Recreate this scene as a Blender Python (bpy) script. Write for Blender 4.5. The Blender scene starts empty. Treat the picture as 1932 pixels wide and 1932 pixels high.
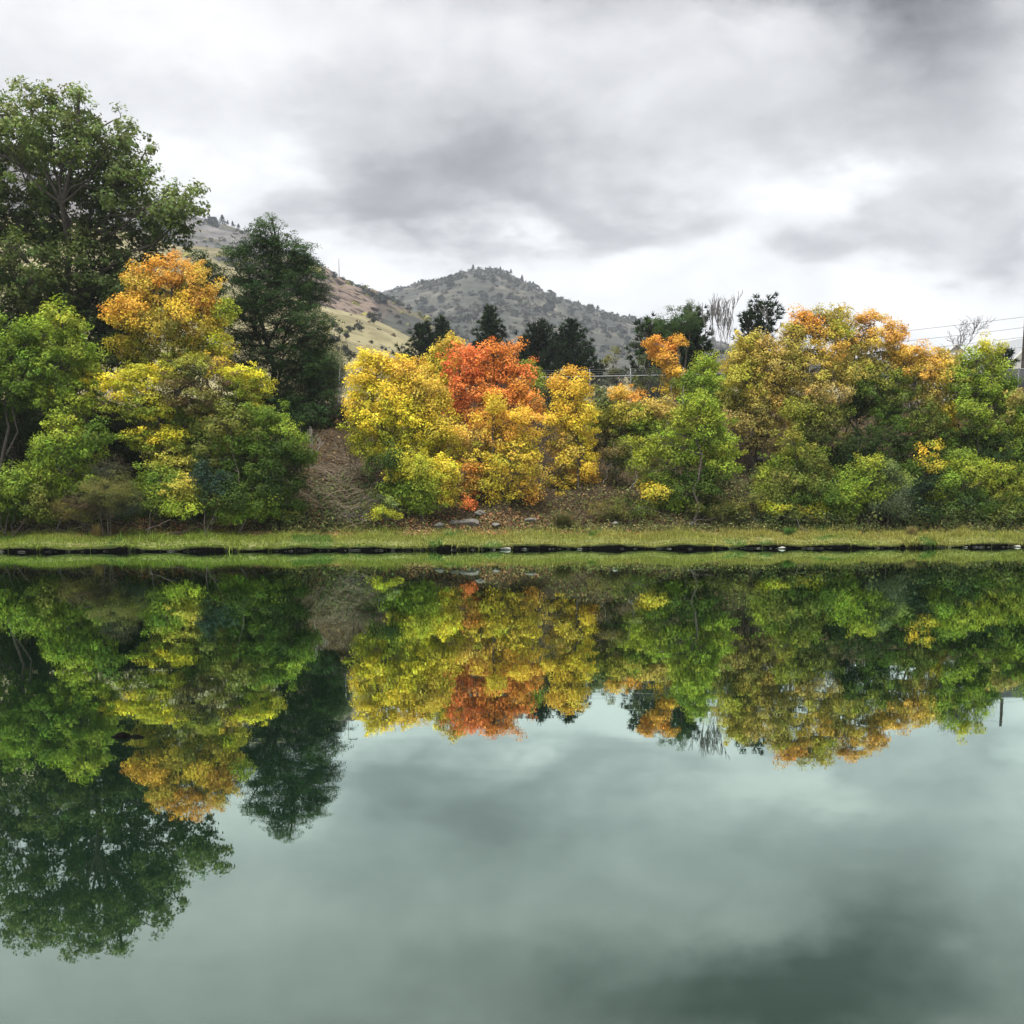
import bpy, math, random
import numpy as np
from mathutils import Vector

R = math.radians
scene = bpy.context.scene
COL = scene.collection

# ------------------------------------------------------------------ camera
F, CX, CY, SZ = 2254.0, 966.0, 1288.0, 1932.0      # focal length, principal point, frame (photo pixels)
PITCH = R(8.6)
CAM_Z = 1.7
cam_d = bpy.data.cameras.new('camera')
cam_d.sensor_fit = 'HORIZONTAL'
cam_d.sensor_width = 24.0
cam_d.lens = 24.0 * F / SZ
cam_d.shift_y = (CY - SZ / 2) / SZ
cam_d.clip_start = 0.1
cam_d.clip_end = 9000
cam = bpy.data.objects.new('camera', cam_d)
COL.objects.link(cam)
cam.location = (0, 0, CAM_Z)
cam.rotation_euler = (R(90) - PITCH, 0, 0)
scene.camera = cam
CP, SP = math.cos(PITCH), math.sin(PITCH)


def P(px, py, Y):
    """photo pixel at depth Y -> point"""
    a, b = (px - CX) / F, (CY - py) / F
    t = Y / (CP + b * SP)
    return np.array([a * t, Y, CAM_Z + t * (b * CP - SP)])


def azel(px, py):
    d = P(px, py, 1.0) - np.array([0, 0, CAM_Z])
    return math.atan2(d[0], d[1]), math.atan2(d[2], math.hypot(d[0], d[1]))


# ------------------------------------------------------------------ light, sky, exposure
SUN_EL, SUN_AZ = R(72), R(215)                     # azimuth clockwise from +Y: behind the viewer
scene.view_settings.view_transform = 'Standard'
scene.view_settings.look = 'None'
scene.view_settings.exposure = 2.6
scene.view_settings.gamma = 1.0
scene.view_settings.use_curve_mapping = False
scene.cycles.use_denoising = True
scene.cycles.max_bounces = 8
scene.cycles.diffuse_bounces = 1
scene.cycles.glossy_bounces = 3
scene.cycles.transmission_bounces = 4
scene.cycles.transparent_max_bounces = 6
scene.cycles.volume_bounces = 0
scene.cycles.sample_clamp_indirect = 6

world = bpy.data.worlds.new('World')
scene.world = world
world.use_nodes = True


class NT:
    """small helper for node graphs"""

    def __init__(self, tree):
        self.t = tree
        self.n = tree.nodes
        self.l = tree.links

    def new(self, typ, **kw):
        nd = self.n.new(typ)
        for k, v in kw.items():
            setattr(nd, k, v)
        return nd

    def put(self, sock, v):
        if isinstance(v, bpy.types.NodeSocket):
            self.l.new(v, sock)
        elif v is not None:
            sock.default_value = v

    def m(self, op, a, b=None, c=None, clamp=False):
        nd = self.new('ShaderNodeMath', operation=op, use_clamp=clamp)
        for i, v in enumerate((a, b, c)):
            if v is not None:
                self.put(nd.inputs[i], v)
        return nd.outputs[0]

    def vm(self, op, a, b=None, scale=None):
        nd = self.new('ShaderNodeVectorMath', operation=op)
        self.put(nd.inputs[0], a)
        if b is not None:
            self.put(nd.inputs[1], b)
        if scale is not None:
            self.put(nd.inputs['Scale'], scale)
        return nd.outputs[0]

    def noise(self, vec, scale, detail=4, rough=.55, out='Fac', dist=0.0):
        nd = self.new('ShaderNodeTexNoise')
        if vec is not None:
            self.l.new(vec, nd.inputs['Vector'])
        nd.inputs['Scale'].default_value = scale
        nd.inputs['Detail'].default_value = detail
        nd.inputs['Roughness'].default_value = rough
        nd.inputs['Distortion'].default_value = dist
        return nd.outputs[out]

    def mapr(self, v, a, b, c, d, smooth=False):
        nd = self.new('ShaderNodeMapRange')
        if smooth:
            nd.interpolation_type = 'SMOOTHSTEP'
        self.put(nd.inputs[0], v)
        for i, x in enumerate((a, b, c, d)):
            self.put(nd.inputs[1 + i], x)
        return nd.outputs[0]

    def mix(self, fac, a, b, blend='MIX'):
        nd = self.new('ShaderNodeMix', data_type='RGBA', blend_type=blend)
        self.put(nd.inputs[0], fac)
        self.put(nd.inputs[6], a)
        self.put(nd.inputs[7], b)
        return nd.outputs[2]

    def ramp(self, fac, stops):
        nd = self.new('ShaderNodeValToRGB')
        self.l.new(fac, nd.inputs[0])
        cr = nd.color_ramp
        while len(cr.elements) > 1:
            cr.elements.remove(cr.elements[0])
        for i, (p, c) in enumerate(stops):
            e = cr.elements[0] if i == 0 else cr.elements.new(p)
            e.position = p
            e.color = (*c[:3], 1)
        return nd.outputs[0]


def build_world():
    g = NT(world.node_tree)
    for nd in list(g.n):
        g.n.remove(nd)
    out = g.new('ShaderNodeOutputWorld')
    bg = g.new('ShaderNodeBackground')
    g.l.new(bg.outputs[0], out.inputs[0])
    bg.inputs[1].default_value = 0.1
    sky = g.new('ShaderNodeTexSky', sky_type='NISHITA')
    sky.sun_disc = False
    sky.sun_elevation = SUN_EL
    sky.sun_rotation = SUN_AZ
    sky.altitude = 1800
    tc = g.new('ShaderNodeTexCoord')
    d = tc.outputs['Generated']
    sep = g.new('ShaderNodeSeparateXYZ')
    g.l.new(d, sep.inputs[0])
    x, y, z = sep.outputs
    zz = g.m('ADD', g.m('MAXIMUM', z, 0.0), 0.30)
    comb = g.new('ShaderNodeCombineXYZ')
    g.l.new(g.m('DIVIDE', x, zz), comb.inputs[0])
    g.l.new(g.m('DIVIDE', y, zz), comb.inputs[1])
    pl = comb.outputs[0]
    az = g.m('ARCTAN2', x, y)
    el = g.m('ARCSINE', z)
    warp = g.noise(pl, 2.6, 6, .6, 'Color')
    ws = g.new('ShaderNodeSeparateColor')
    g.l.new(warp, ws.inputs[0])
    azw = g.m('MULTIPLY_ADD', g.m('SUBTRACT', ws.outputs[0], .5), .46, az)
    elw = g.m('MULTIPLY_ADD', g.m('SUBTRACT', ws.outputs[1], .5), .20, el)
    # large cloud masses, (x, y, half width, half height, brightness change)
    blobs = [
        (880, 350, 360, 95, -.34), (700, 405, 230, 60, -.20), (1160, 400, 140, 45, -.14),
        (1560, -85, 430, 125, -.74), (1850, 220, 230, 150, -.25), (1580, 455, 110, 50, -.24),
        (1890, 440, 90, 45, -.22), (560, 190, 240, 60, -.08), (200, 150, 200, 50, -.05), (1000, 200, 200, 60, -.01),
        (340, 290, 150, 70, .11), (1420, 330, 220, 50, .14), (1370, 70, 130, 55, .20), (1640, 330, 160, 40, .10),
        (1780, 560, 330, 70, .09), (120, 60, 380, 130, .0), (1150, 490, 300, 45, .11),
        (700, 545, 320, 45, .10), (900, 90, 260, 60, .05)]
    val = None
    for (cx, cy, rx, ry, amp) in blobs:
        a0, e0 = azel(cx, cy)
        da = g.m('DIVIDE', g.m('SUBTRACT', azw, a0), rx / F)
        de = g.m('DIVIDE', g.m('SUBTRACT', elw, e0), ry / F)
        r2 = g.m('ADD', g.m('MULTIPLY', da, da), g.m('MULTIPLY', de, de))
        f = g.m('POWER', 2.718, g.m('MULTIPLY', r2, -.9))
        val = g.m('MULTIPLY_ADD', f, amp, val if val is not None else .665)
    n1 = g.noise(pl, 2.0, 7, .55, dist=.5)
    mp = g.new('ShaderNodeMapping')
    mp.inputs['Scale'].default_value = (1.0, 1.0, 1.7)
    mp.inputs['Rotation'].default_value = (0, R(18), 0)
    g.l.new(d, mp.inputs[0])
    n2 = g.noise(mp.outputs[0], 6.5, 8, .58, dist=.35)
    val = g.m('ADD', val, g.m('MULTIPLY', g.m('SUBTRACT', n1, .5), .26))
    val = g.m('ADD', val, g.m('MULTIPLY', g.m('SUBTRACT', n2, .5), .40))
    n3 = g.noise(mp.outputs[0], 17.0, 8, .6, dist=.5)
    val = g.m('ADD', val, g.m('MULTIPLY', g.m('SUBTRACT', n3, .5), .16))
    # cloud deck radiance
    col = g.ramp(val, [(0.0, (.05, .051, .052)), (.12, (.14, .142, .145)), (.3, (.27, .272, .28)), (.55, (.50, .50, .51)),
                       (.72, (.72, .72, .722)), (.95, (.93, .93, .92)), (1.0, (.95, .95, .94))])
    cl = g.vm('SCALE', col, scale=2.3)
    fin = g.mix(.985, sky.outputs[0], cl)
    g.l.new(fin, bg.inputs[0])


build_world()
sun_d = bpy.data.lights.new('sun', 'SUN')
sun_d.energy = 1.5
sun_d.angle = R(36)
sun_d.color = (1.0, .975, .94)
sun = bpy.data.objects.new('sun', sun_d)
COL.objects.link(sun)
sd = Vector((math.sin(SUN_AZ) * math.cos(SUN_EL), math.cos(SUN_AZ) * math.cos(SUN_EL), math.sin(SUN_EL)))
sun.rotation_euler = (-sd).to_track_quat('-Z', 'Y').to_euler()
sun.location = (0, -20, 40)


# ------------------------------------------------------------------ helpers
def lin(c):
    c = np.asarray(c, float) / 255.0
    return np.where(c <= .04045, c / 12.92, ((c + .055) / 1.055) ** 2.4)


def tag(o, label=None, cat=None, group=None, kind=None):
    if label:
        o['label'] = label
    if cat:
        o['category'] = cat
    if group:
        o['group'] = group
    if kind:
        o['kind'] = kind
    return o


def empty(name, loc):
    o = bpy.data.objects.new(name, None)
    o.empty_display_size = .3
    COL.objects.link(o)
    o.location = tuple(float(v) for v in loc)
    return o


def link(name, me, mat, parent=None, loc=None):
    o = bpy.data.objects.new(name, me)
    if mat is not None and not me.materials:
        me.materials.append(mat)
    COL.objects.link(o)
    if parent is not None:
        o.parent = parent
    if loc is not None:
        o.location = tuple(float(v) for v in loc)
    return o


def mesh_np(name, verts, faces, k, colors=None, smooth=False):
    """verts (n,3), faces (m,k) -> mesh; colors per face (m,3)"""
    me = bpy.data.meshes.new(name)
    verts = np.ascontiguousarray(verts, dtype=np.float32)
    faces = np.ascontiguousarray(faces, dtype=np.int32)
    m = len(faces)
    me.vertices.add(len(verts))
    me.vertices.foreach_set('co', verts.ravel())
    me.loops.add(m * k)
    me.loops.foreach_set('vertex_index', faces.ravel())
    me.polygons.add(m)
    me.polygons.foreach_set('loop_start', np.arange(0, m * k, k, dtype=np.int32))
    me.polygons.foreach_set('loop_total', np.full(m, k, dtype=np.int32))
    me.update(calc_edges=True)
    if smooth:
        me.polygons.foreach_set('use_smooth', np.ones(m, dtype=bool))
    if colors is not None:
        at = me.attributes.new('tint', 'FLOAT_COLOR', 'FACE')
        c4 = np.ones((m, 4), dtype=np.float32)
        c4[:, :3] = colors
        at.data.foreach_set('color', c4.ravel())
    return me


def norm(v):
    return v / np.maximum(np.linalg.norm(v, axis=-1, keepdims=True), 1e-9)


def rdir(rng, n):
    return norm(rng.normal(size=(n, 3)))


def leaves_mesh(name, c, nrm, size, col, rng, wid=.8, fold=.18, along=None):
    """one pointed face for each leaf"""
    n = len(c)
    if along is None:
        along = rdir(rng, n)
    u = norm(along - (along * nrm).sum(1, keepdims=True) * nrm)
    v = np.cross(nrm, u)
    s = np.asarray(size).reshape(-1, 1) * np.ones((n, 1))
    base = c - u * s * .42
    skew = rng.uniform(-.25, .25, (n, 1)) * s
    vs = np.stack([base + v * s * wid * .5 + u * skew, c + u * s * .58, base - v * s * wid * .5 - u * skew], 1).reshape(-1, 3)
    return mesh_np(name, vs, np.arange(n * 3).reshape(n, 3), 3, col)


def tubes_mesh(name, tubes, sides=5):
    V, Fc, off = [], [], 0
    ang = np.linspace(0, 2 * math.pi, sides, endpoint=False)
    ca, sa = np.cos(ang), np.sin(ang)
    for pts, rad in tubes:
        pts = np.asarray(pts, float)
        rad = np.asarray(rad, float)
        k = len(pts)
        t = norm(np.gradient(pts, axis=0))
        ref = np.array([1.0, 0.3, 0.1]) if abs(t[0][2]) > .7 else np.array([0.1, 0.2, 1.0])
        a = norm(np.cross(t, ref))
        b = np.cross(t, a)
        ring = pts[:, None, :] + rad[:, None, None] * (a[:, None, :] * ca[None, :, None] + b[:, None, :] * sa[None, :, None])
        V.append(ring.reshape(-1, 3))
        i = np.arange(k - 1)[:, None] * sides
        j = np.arange(sides)[None, :]
        j2 = (j + 1) % sides
        f = np.stack([i + j, i + j2, i + sides + j2, i + sides + j], -1).reshape(-1, 4) + off
        Fc.append(f)
        off += k * sides
    return mesh_np(name, np.concatenate(V), np.concatenate(Fc), 4, smooth=True)


def wob(rng, a, b, n=5, amp=.06, sag=0.0):
    """wobbly polyline from a to b"""
    a, b = np.asarray(a, float), np.asarray(b, float)
    t = np.linspace(0, 1, n)[:, None]
    L = np.linalg.norm(b - a)
    p = a + (b - a) * t
    p[1:-1] += rng.normal(size=(n - 2, 3)) * amp * L
    p[:, 2] += sag * L * np.sin(t[:, 0] * math.pi)
    return p


# ------------------------------------------------------------------ materials
def new_mat(name):
    m = bpy.data.materials.new(name)
    m.use_nodes = True
    g = NT(m.node_tree)
    bsdf = g.n['Principled BSDF']
    return m, g, bsdf


def mat_leaf():
    m, g, b = new_mat('leaf')
    at = g.new('ShaderNodeAttribute', attribute_name='tint')
    col = at.outputs['Color']
    b.inputs['Base Color'].default_value = (1, 1, 1, 1)
    g.l.new(col, b.inputs['Base Color'])
    b.inputs['Roughness'].default_value = .55
    b.inputs['Specular IOR Level'].default_value = .04
    tr = g.new('ShaderNodeBsdfTranslucent')
    g.l.new(g.mix(1.0, col, (1.0, 1.0, .72, 1), 'MULTIPLY'), tr.inputs[0])
    mx = g.new('ShaderNodeMixShader')
    mx.inputs[0].default_value = .30
    g.l.new(b.outputs[0], mx.inputs[1])
    g.l.new(tr.outputs[0], mx.inputs[2])
    g.l.new(mx.outputs[0], g.n['Material Output'].inputs[0])
    return m


def mat_noise(name, c1, c2, scale=6.0, rough=.85, bump=.3, spec=.2, c3=None, detail=6):
    m, g, b = new_mat(name)
    tc = g.new('ShaderNodeTexCoord')
    v = tc.outputs['Object']
    n = g.noise(v, scale, detail, .65)
    stops = [(.3, c1), (.7, c2)] if c3 is None else [(.25, c1), (.5, c2), (.75, c3)]
    g.l.new(g.ramp(n, stops), b.inputs['Base Color'])
    b.inputs['Roughness'].default_value = rough
    b.inputs['Specular IOR Level'].default_value = spec
    if bump:
        bp = g.new('ShaderNodeBump')
        bp.inputs['Strength'].default_value = bump
        bp.inputs['Distance'].default_value = .03
        g.l.new(g.noise(v, scale * 3.1, 5, .6), bp.inputs['Height'])
        g.l.new(bp.outputs[0], b.inputs['Normal'])
    return m


def mat_tint(name, scale=.8, amt=.35, rough=.9, bump=0.0, bdist=.1):
    """per-face tint, broken up by noise"""
    m, g, b = new_mat(name)
    at = g.new('ShaderNodeAttribute', attribute_name='tint')
    tc = g.new('ShaderNodeTexCoord')
    n = g.noise(tc.outputs['Object'], scale, 8, .68)
    f = g.mapr(n, .3, .7, 1 - amt, 1 + amt)
    g.l.new(g.vm('SCALE', at.outputs['Color'], scale=f), b.inputs['Base Color'])
    b.inputs['Roughness'].default_value = rough
    b.inputs['Specular IOR Level'].default_value = .15
    if bump:
        bp = g.new('ShaderNodeBump')
        bp.inputs['Strength'].default_value = bump
        bp.inputs['Distance'].default_value = bdist
        g.l.new(g.noise(tc.outputs['Object'], scale * 2.3, 7, .7), bp.inputs['Height'])
        g.l.new(bp.outputs[0], b.inputs['Normal'])
    return m


M_LEAF = mat_leaf()
M_BARK = mat_noise('bark', (.035, .028, .022), (.10, .085, .07), 9, bump=.5)
M_PALE = mat_noise('pale_bark', (.20, .18, .155), (.36, .33, .29), 14, bump=.3)
M_STRAW = mat_noise('dry_stem', (.10, .08, .052), (.23, .185, .125), 14, bump=.2)
M_GREYW = mat_noise('grey_twig', (.055, .048, .042), (.115, .10, .088), 12, bump=.2)
M_BARE = mat_noise('bare_grey_bark', (.10, .095, .09), (.20, .19, .18), 12, bump=.2)
M_ROCK = mat_noise('rock', (.05, .047, .04), (.14, .13, .115), 5, c3=(.09, .084, .074), bump=.6)
M_PALEROCK = mat_noise('pale_rock', (.20, .19, .17), (.32, .305, .275), 7, bump=.4)
M_DARKROCK = mat_noise('wet_rock', (.018, .017, .016), (.06, .055, .05), 6, rough=.35, bump=.4, spec=.5)
M_METAL = mat_noise('galvanised_metal', (.15, .155, .155), (.26, .265, .265), 20, rough=.5, bump=0, spec=.5)
M_WIRE = mat_noise('wire', (.10, .10, .10), (.22, .22, .22), 3, rough=.6, bump=0)
M_POLE = mat_noise('weathered_pole', (.022, .019, .017), (.05, .043, .037), 12, bump=.3)


# ------------------------------------------------------------------ terrain
def fbm(X, Y, seed, octs=5, s0=.01):
    rng = np.random.default_rng(seed)
    out = 0
    amp = 1.0
    s = s0
    for _ in range(octs):
        for _k in range(3):
            a = rng.uniform(0, 2 * math.pi)
            ph = rng.uniform(0, 6.28)
            out = out + amp / 3 * np.sin((X * math.cos(a) + Y * math.sin(a)) * s * 6.28 + ph + 1.3 * np.sin((X * math.sin(a) - Y * math.cos(a)) * s * 4.1 + ph * 2))
        amp *= .55
        s *= 2.05
    return out


def edge(X):
    X = np.asarray(X, float)
    e = 43.2 + .125 * np.clip(X, -60, 60)
    return e + .22 * np.sin(X * .31 + 1) + .13 * np.sin(X * .83) + .10 * np.sin(X * 1.7) + .07 * np.sin(X * 4.3 + 1) + .04 * np.sin(X * 9.1 + 2)


def sstep(a, b, x):
    t = np.clip((x - a) / (b - a), 0, 1)
    return t * t * (3 - 2 * t)


def ground(X, Y, detail=True):
    X, Y = np.broadcast_arrays(np.asarray(X, float), np.asarray(Y, float))
    t = Y - edge(X)
    near = Y - 2.6 - .15 * np.sin(X * .9)
    z = np.full(X.shape, -1.3)
    z = np.where(near < 1.2, np.minimum(.22, -near * .45), z)
    z = np.maximum(z, -1.3)
    far = np.where(t < .28, -1.3 + 1.1 * sstep(-3, .2, t), .18 + .19 * (t - .28))
    far = np.where(t > 1.85, .478 + .43 * (t - 1.85) + .35 * sstep(1.85, 4.7, t), far)
    crest = 6.35 + .012 * np.clip(X, -60, 60) + .03 * np.maximum(Y - 60, 0)
    k = .5
    h = np.clip(.5 + .5 * (crest - far) / k, 0, 1)
    far = far * h + crest * (1 - h) - k * h * (1 - h)
    if detail:
        b = sstep(1.85, 3.0, t)
        far = far + b * (.12 * np.sin(X * 1.3 + Y * .7) + .08 * np.sin(X * 2.9 - Y * 1.7) + .05 * np.sin(X * 5.3 + Y * 4.1))
    return np.where(t > -3, far, z)


def grid(name, xs, ys, zf, mat, colf=None, skew=None):
    X, Y = np.meshgrid(xs, ys)
    if skew is not None:
        X, Y = skew(X, Y)
    Z = zf(X, Y)
    ny, nx = X.shape
    V = np.stack([X, Y, Z], -1).reshape(-1, 3)
    i = (np.arange(ny - 1)[:, None] * nx + np.arange(nx - 1)[None, :])
    Fq = np.stack([i, i + 1, i + nx + 1, i + nx], -1).reshape(-1, 4)
    cols = None
    if colf is not None:
        c = V[Fq].mean(1)
        nn = np.cross(V[Fq[:, 1]] - V[Fq[:, 0]], V[Fq[:, 3]] - V[Fq[:, 0]])
        cols = colf(c, norm(nn))
    me = mesh_np(name, V, Fq, 4, cols, smooth=True)
    return link(name, me, mat)


def mat_ground():
    m, g, b = new_mat('bank_soil')
    tc = g.new('ShaderNodeTexCoord')
    v = tc.outputs['Object']
    n = g.noise(v, .9, 8, .7)
    c = g.ramp(n, [(.25, (.012, .008, .005)), (.45, (.032, .022, .012)), (.6, (.048, .033, .018)), (.8, (.05, .042, .020))])
    sp = g.noise(v, 9.0, 5, .8)
    c = g.mix(g.mapr(sp, .58, .68, 0, .8), c, (.09, .066, .044, 1))
    sep = g.new('ShaderNodeSeparateXYZ')
    g.l.new(v, sep.inputs[0])
    # open grassland beyond the crest; wet mud below the waterline edge
    far = g.mapr(sep.outputs[1], 62, 75, 0, 1, True)
    c = g.mix(far, c, g.ramp(g.noise(v, .12, 6, .6), [(.3, (.15, .15, .065)), (.7, (.27, .245, .115))]))
    wet = g.mapr(sep.outputs[2], .04, .2, 1, 0, True)
    c = g.mix(wet, c, (.014, .012, .010, 1))
    g.l.new(c, b.inputs['Base Color'])
    b.inputs['Roughness'].default_value = .92
    b.inputs['Specular IOR Level'].default_value = .15
    bp = g.new('ShaderNodeBump')
    bp.inputs['Strength'].default_value = .8
    bp.inputs['Distance'].default_value = .08
    g.l.new(g.noise(v, 5.0, 8, .75), bp.inputs['Height'])
    g.l.new(bp.outputs[0], b.inputs['Normal'])
    return m


def axis(segs):
    out = [segs[0][0]]
    for a, b, n in segs:
        out += list(np.linspace(a, b, n + 1)[1:])
    return np.array(out)


gx = axis([(-1600, -200, 14), (-200, -40, 16), (-40, -24, 24), (-24, 27, 200), (27, 45, 24), (45, 200, 16), (200, 1600, 14)])
tt = axis([(-40, -8, 6), (-8, -3, 8), (-3, .27, 8), (.27, .285, 1), (.285, 2.1, 8), (2.1, 20, 80), (20, 60, 16), (60, 400, 20), (400, 1650, 16)])
tag(grid('ground', gx, tt, ground, mat_ground(), skew=lambda X, T: (X, T + edge(X))), kind='structure')
nb = grid('near_bank', axis([(-120, -15, 20), (-15, 15, 60), (15, 120, 20)]), axis([(-200, -10, 10), (-10, 8, 40)]),
          lambda X, Y: np.clip(-(Y - 2.6 - .15 * np.sin(X * .9)) * .45, -1.32, .2) + .03 * np.sin(X * 2.1 + Y * 1.3), None)
tag(nb, kind='structure')


# ------------------------------------------------------------------ grassy verge above the water
def verge_z(t):
    return .25 + .185 * t - .05 * np.exp(-((t + .02) / .12) ** 2)


def mat_verge():
    m, g, b = new_mat('verge_turf')
    tc = g.new('ShaderNodeTexCoord')
    v = tc.outputs['Object']
    n = g.noise(v, .7, 7, .65)
    c = g.ramp(n, [(.3, (.08, .105, .03)), (.55, (.13, .14, .048)), (.75, (.165, .145, .065))])
    c = g.mix(g.mapr(g.noise(v, 11, 4, .8), .6, .7, 0, .6), c, (.24, .15, .07, 1))
    g.l.new(c, b.inputs['Base Color'])
    b.inputs['Roughness'].default_value = .95
    b.inputs['Specular IOR Level'].default_value = .1
    return m


M_VERGE = mat_verge()
nb.data.materials.append(M_VERGE)


def build_verge():
    xs = np.arange(-60, 62, .16)
    rng = np.random.default_rng(5)
    jag = rng.normal(size=len(xs)) * .05 + .10 * fbm(xs, xs * 0, 55, 4, .25)
    lipz = .026 * fbm(xs, xs * 0 + 9, 56, 4, .3)
    tvals = np.array([.30, -.02, -.05, .0, .25, .65, 1.1, 1.55, 2.0, 2.15])
    zoff = np.array([-.12, -.10, -.05, 0, 0, 0, 0, 0, 0, -.12])
    rows = []
    for k, (t, zo) in enumerate(zip(tvals, zoff)):
        tv = t + (jag if 0 < k < 4 else 0)
        Y = edge(xs) + tv
        Z = (verge_z(np.full_like(xs, t)) if k else np.full_like(xs, .25)) + zo
        Z = Z + (lipz * [.3, 1, 1, 1, .6, .2, 0, 0, 0, 0][k]) + .03 * np.sin(xs * 2.2) + .02 * np.sin(xs * 5.1 + k) + rng.normal(size=len(xs)) * .012
        rows.append(np.stack([xs, Y, Z], -1))
    V = np.array(rows)
    ny, nx = V.shape[:2]
    i = (np.arange(ny - 1)[:, None] * nx + np.arange(nx - 1)[None, :])
    Fq = np.stack([i, i + 1, i + nx + 1, i + nx], -1).reshape(-1, 4)
    tag(link('grass_verge', mesh_np('grass_verge', V.reshape(-1, 3), Fq, 4, smooth=True), M_VERGE), kind='structure')


build_verge()


# ------------------------------------------------------------------ water
def build_water():
    m, g, b = new_mat('pond_water')
    g.n.remove(b)
    tc = g.new('ShaderNodeTexCoord')
    mp = g.new('ShaderNodeMapping')
    mp.inputs['Scale'].default_value = (.35, 1.0, 1.0)
    g.l.new(tc.outputs['Object'], mp.inputs[0])
    n = g.noise(mp.outputs[0], 1.6, 3, .5)
    bp = g.new('ShaderNodeBump')
    bp.inputs['Strength'].default_value = .06
    bp.inputs['Distance'].default_value = .010
    g.l.new(n, bp.inputs['Height'])
    fr = g.new('ShaderNodeFresnel')
    fr.inputs[0].default_value = 1.33
    g.l.new(bp.outputs[0], fr.inputs['Normal'])
    gl = g.new('ShaderNodeBsdfGlossy')
    gl.inputs['Roughness'].default_value = .012
    gl.inputs['Color'].default_value = (.74, .90, .81, 1)
    g.l.new(bp.outputs[0], gl.inputs['Normal'])
    df = g.new('ShaderNodeBsdfDiffuse')
    df.inputs[0].default_value = (.0045, .0125, .0065, 1)
    mx = g.new('ShaderNodeMixShader')
    g.l.new(g.m('SUBTRACT', 1.0, g.m('POWER', g.m('SUBTRACT', 1.0, fr.outputs[0]), 3.6)), mx.inputs[0])
    g.l.new(df.outputs[0], mx.inputs[1])
    g.l.new(gl.outputs[0], mx.inputs[2])
    g.l.new(mx.outputs[0], g.n['Material Output'].inputs[0])
    o = grid('pond_water', np.linspace(-120, 120, 41), np.linspace(1.5, 62, 21), lambda X, Y: X * 0, m)
    tag(o, kind='structure')


build_water()


# ------------------------------------------------------------------ hills
class Hill:
    def __init__(self, ridge, Yr, Y0, z0, power, rough, seed, back=.6):
        pts = np.array([P(px, py, Yr) for px, py in ridge])
        self.rx, self.rz = pts[:, 0], pts[:, 2]
        self.Yr, self.Y0, self.z0, self.pw, self.ro, self.seed, self.back = Yr, Y0, z0, power, rough, seed, back

    def z(self, X, Y):
        rz = np.interp(X, self.rx, self.rz)
        u = (Y - self.Y0) / (self.Yr - self.Y0)
        f = np.where(u < 1, np.clip(u, -.3, 1), 1 - (u - 1) * self.back)
        g = np.sign(f) * np.abs(f) ** self.pw
        nn = fbm(X, Y, self.seed, 6, 2.2 / self.Yr)
        env = np.clip(u, 0, 1) * np.clip((1.0 - np.clip(u, 0, 1)) * 3.5 + .10, 0, 1)
        return self.z0 + (rz - self.z0) * g + nn * self.ro * env


HC = Hill([(-900, 690), (100, 690), (400, 640), (600, 600), (735, 556), (790, 541), (860, 521), (890, 509), (930, 508), (965, 517),
           (1000, 537), (1050, 560), (1100, 575), (1150, 590), (1220, 606), (1300, 628), (1400, 655), (1500, 672), (1700, 684),
           (1932, 694), (3000, 705)], 1060, 420, 8, .85, 12, 3)
HU = Hill([(-1500, 130), (-500, 200), (0, 290), (200, 350), (340, 394), (383, 412), (440, 428), (500, 452), (560, 482), (640, 540),
           (760, 640), (900, 720), (1100, 760)], 760, 380, 10, .9, 9, 11)
HR = Hill([(-900, 430), (0, 440), (300, 450), (450, 470), (540, 478), (585, 488), (612, 508), (640, 528), (680, 545), (735, 568),
           (780, 590), (800, 600), (850, 638), (900, 672), (980, 705), (1100, 735), (1300, 760)], 520, 250, 8, .8, 5, 7)
HT = Hill([(-900, 360), (0, 400), (200, 425), (340, 465), (400, 484), (470, 525), (560, 562), (610, 577), (660, 588), (700, 598),
           (740, 618), (790, 645), (830, 668), (880, 686), (950, 702), (1050, 712), (1150, 718), (1300, 722), (1500, 730)], 330, 95, 7, .8, 1.6, 21)

GR_TAN, GR_TAN2 = lin((182, 172, 128)) * .38, lin((156, 146, 104)) * .36
SCRUB, SCRUB2 = lin((102, 106, 94)) * .27, lin((84, 92, 86)) * .24
SOIL = lin((144, 138, 122)) * .31
REDROCK, GREYROCK = lin((124, 110, 98)) * .34, lin((138, 134, 132)) * .40


def blend(a, b, f):
    f = np.clip(f, 0, 1)[:, None]
    return a * (1 - f) + b * f


def n01(c, seed, s):
    return fbm(c[:, 0], c[:, 1] + c[:, 2] * .8, seed, 5, s) * .35 + .5


def col_center(c, n):
    a = n01(c, 31, .011)
    b = n01(c, 32, .035)
    col = blend(np.tile(SCRUB, (len(c), 1)), SOIL, sstep(.45, .75, a) * .9)
    col = blend(col, SCRUB2, sstep(.55, .8, b) * .8)
    low = sstep(45, 12, c[:, 2])
    return blend(col, GR_TAN2, low * .8)


def col_upper(c, n):
    a = n01(c, 41, .012)
    b = n01(c, 42, .04)
    col = blend(np.tile(GREYROCK, (len(c), 1)), SCRUB, sstep(.4, .6, a))
    return blend(col, GR_TAN2, sstep(.55, .8, b) * .5)


def col_ridge(c, n):
    a = n01(c, 51, .012)
    b = n01(c, 52, .03)
    col = blend(np.tile(SCRUB, (len(c), 1)), GR_TAN2, sstep(.5, .7, a))
    rx = P(640, 540, 520)[0]
    dd = ((c[:, 0] - rx - 6) / 28) ** 2 + ((c[:, 2] - 82 - b * 10) / 22) ** 2
    return blend(col, REDROCK, sstep(1.5, .5, dd + (b - .5) * .8))


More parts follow.
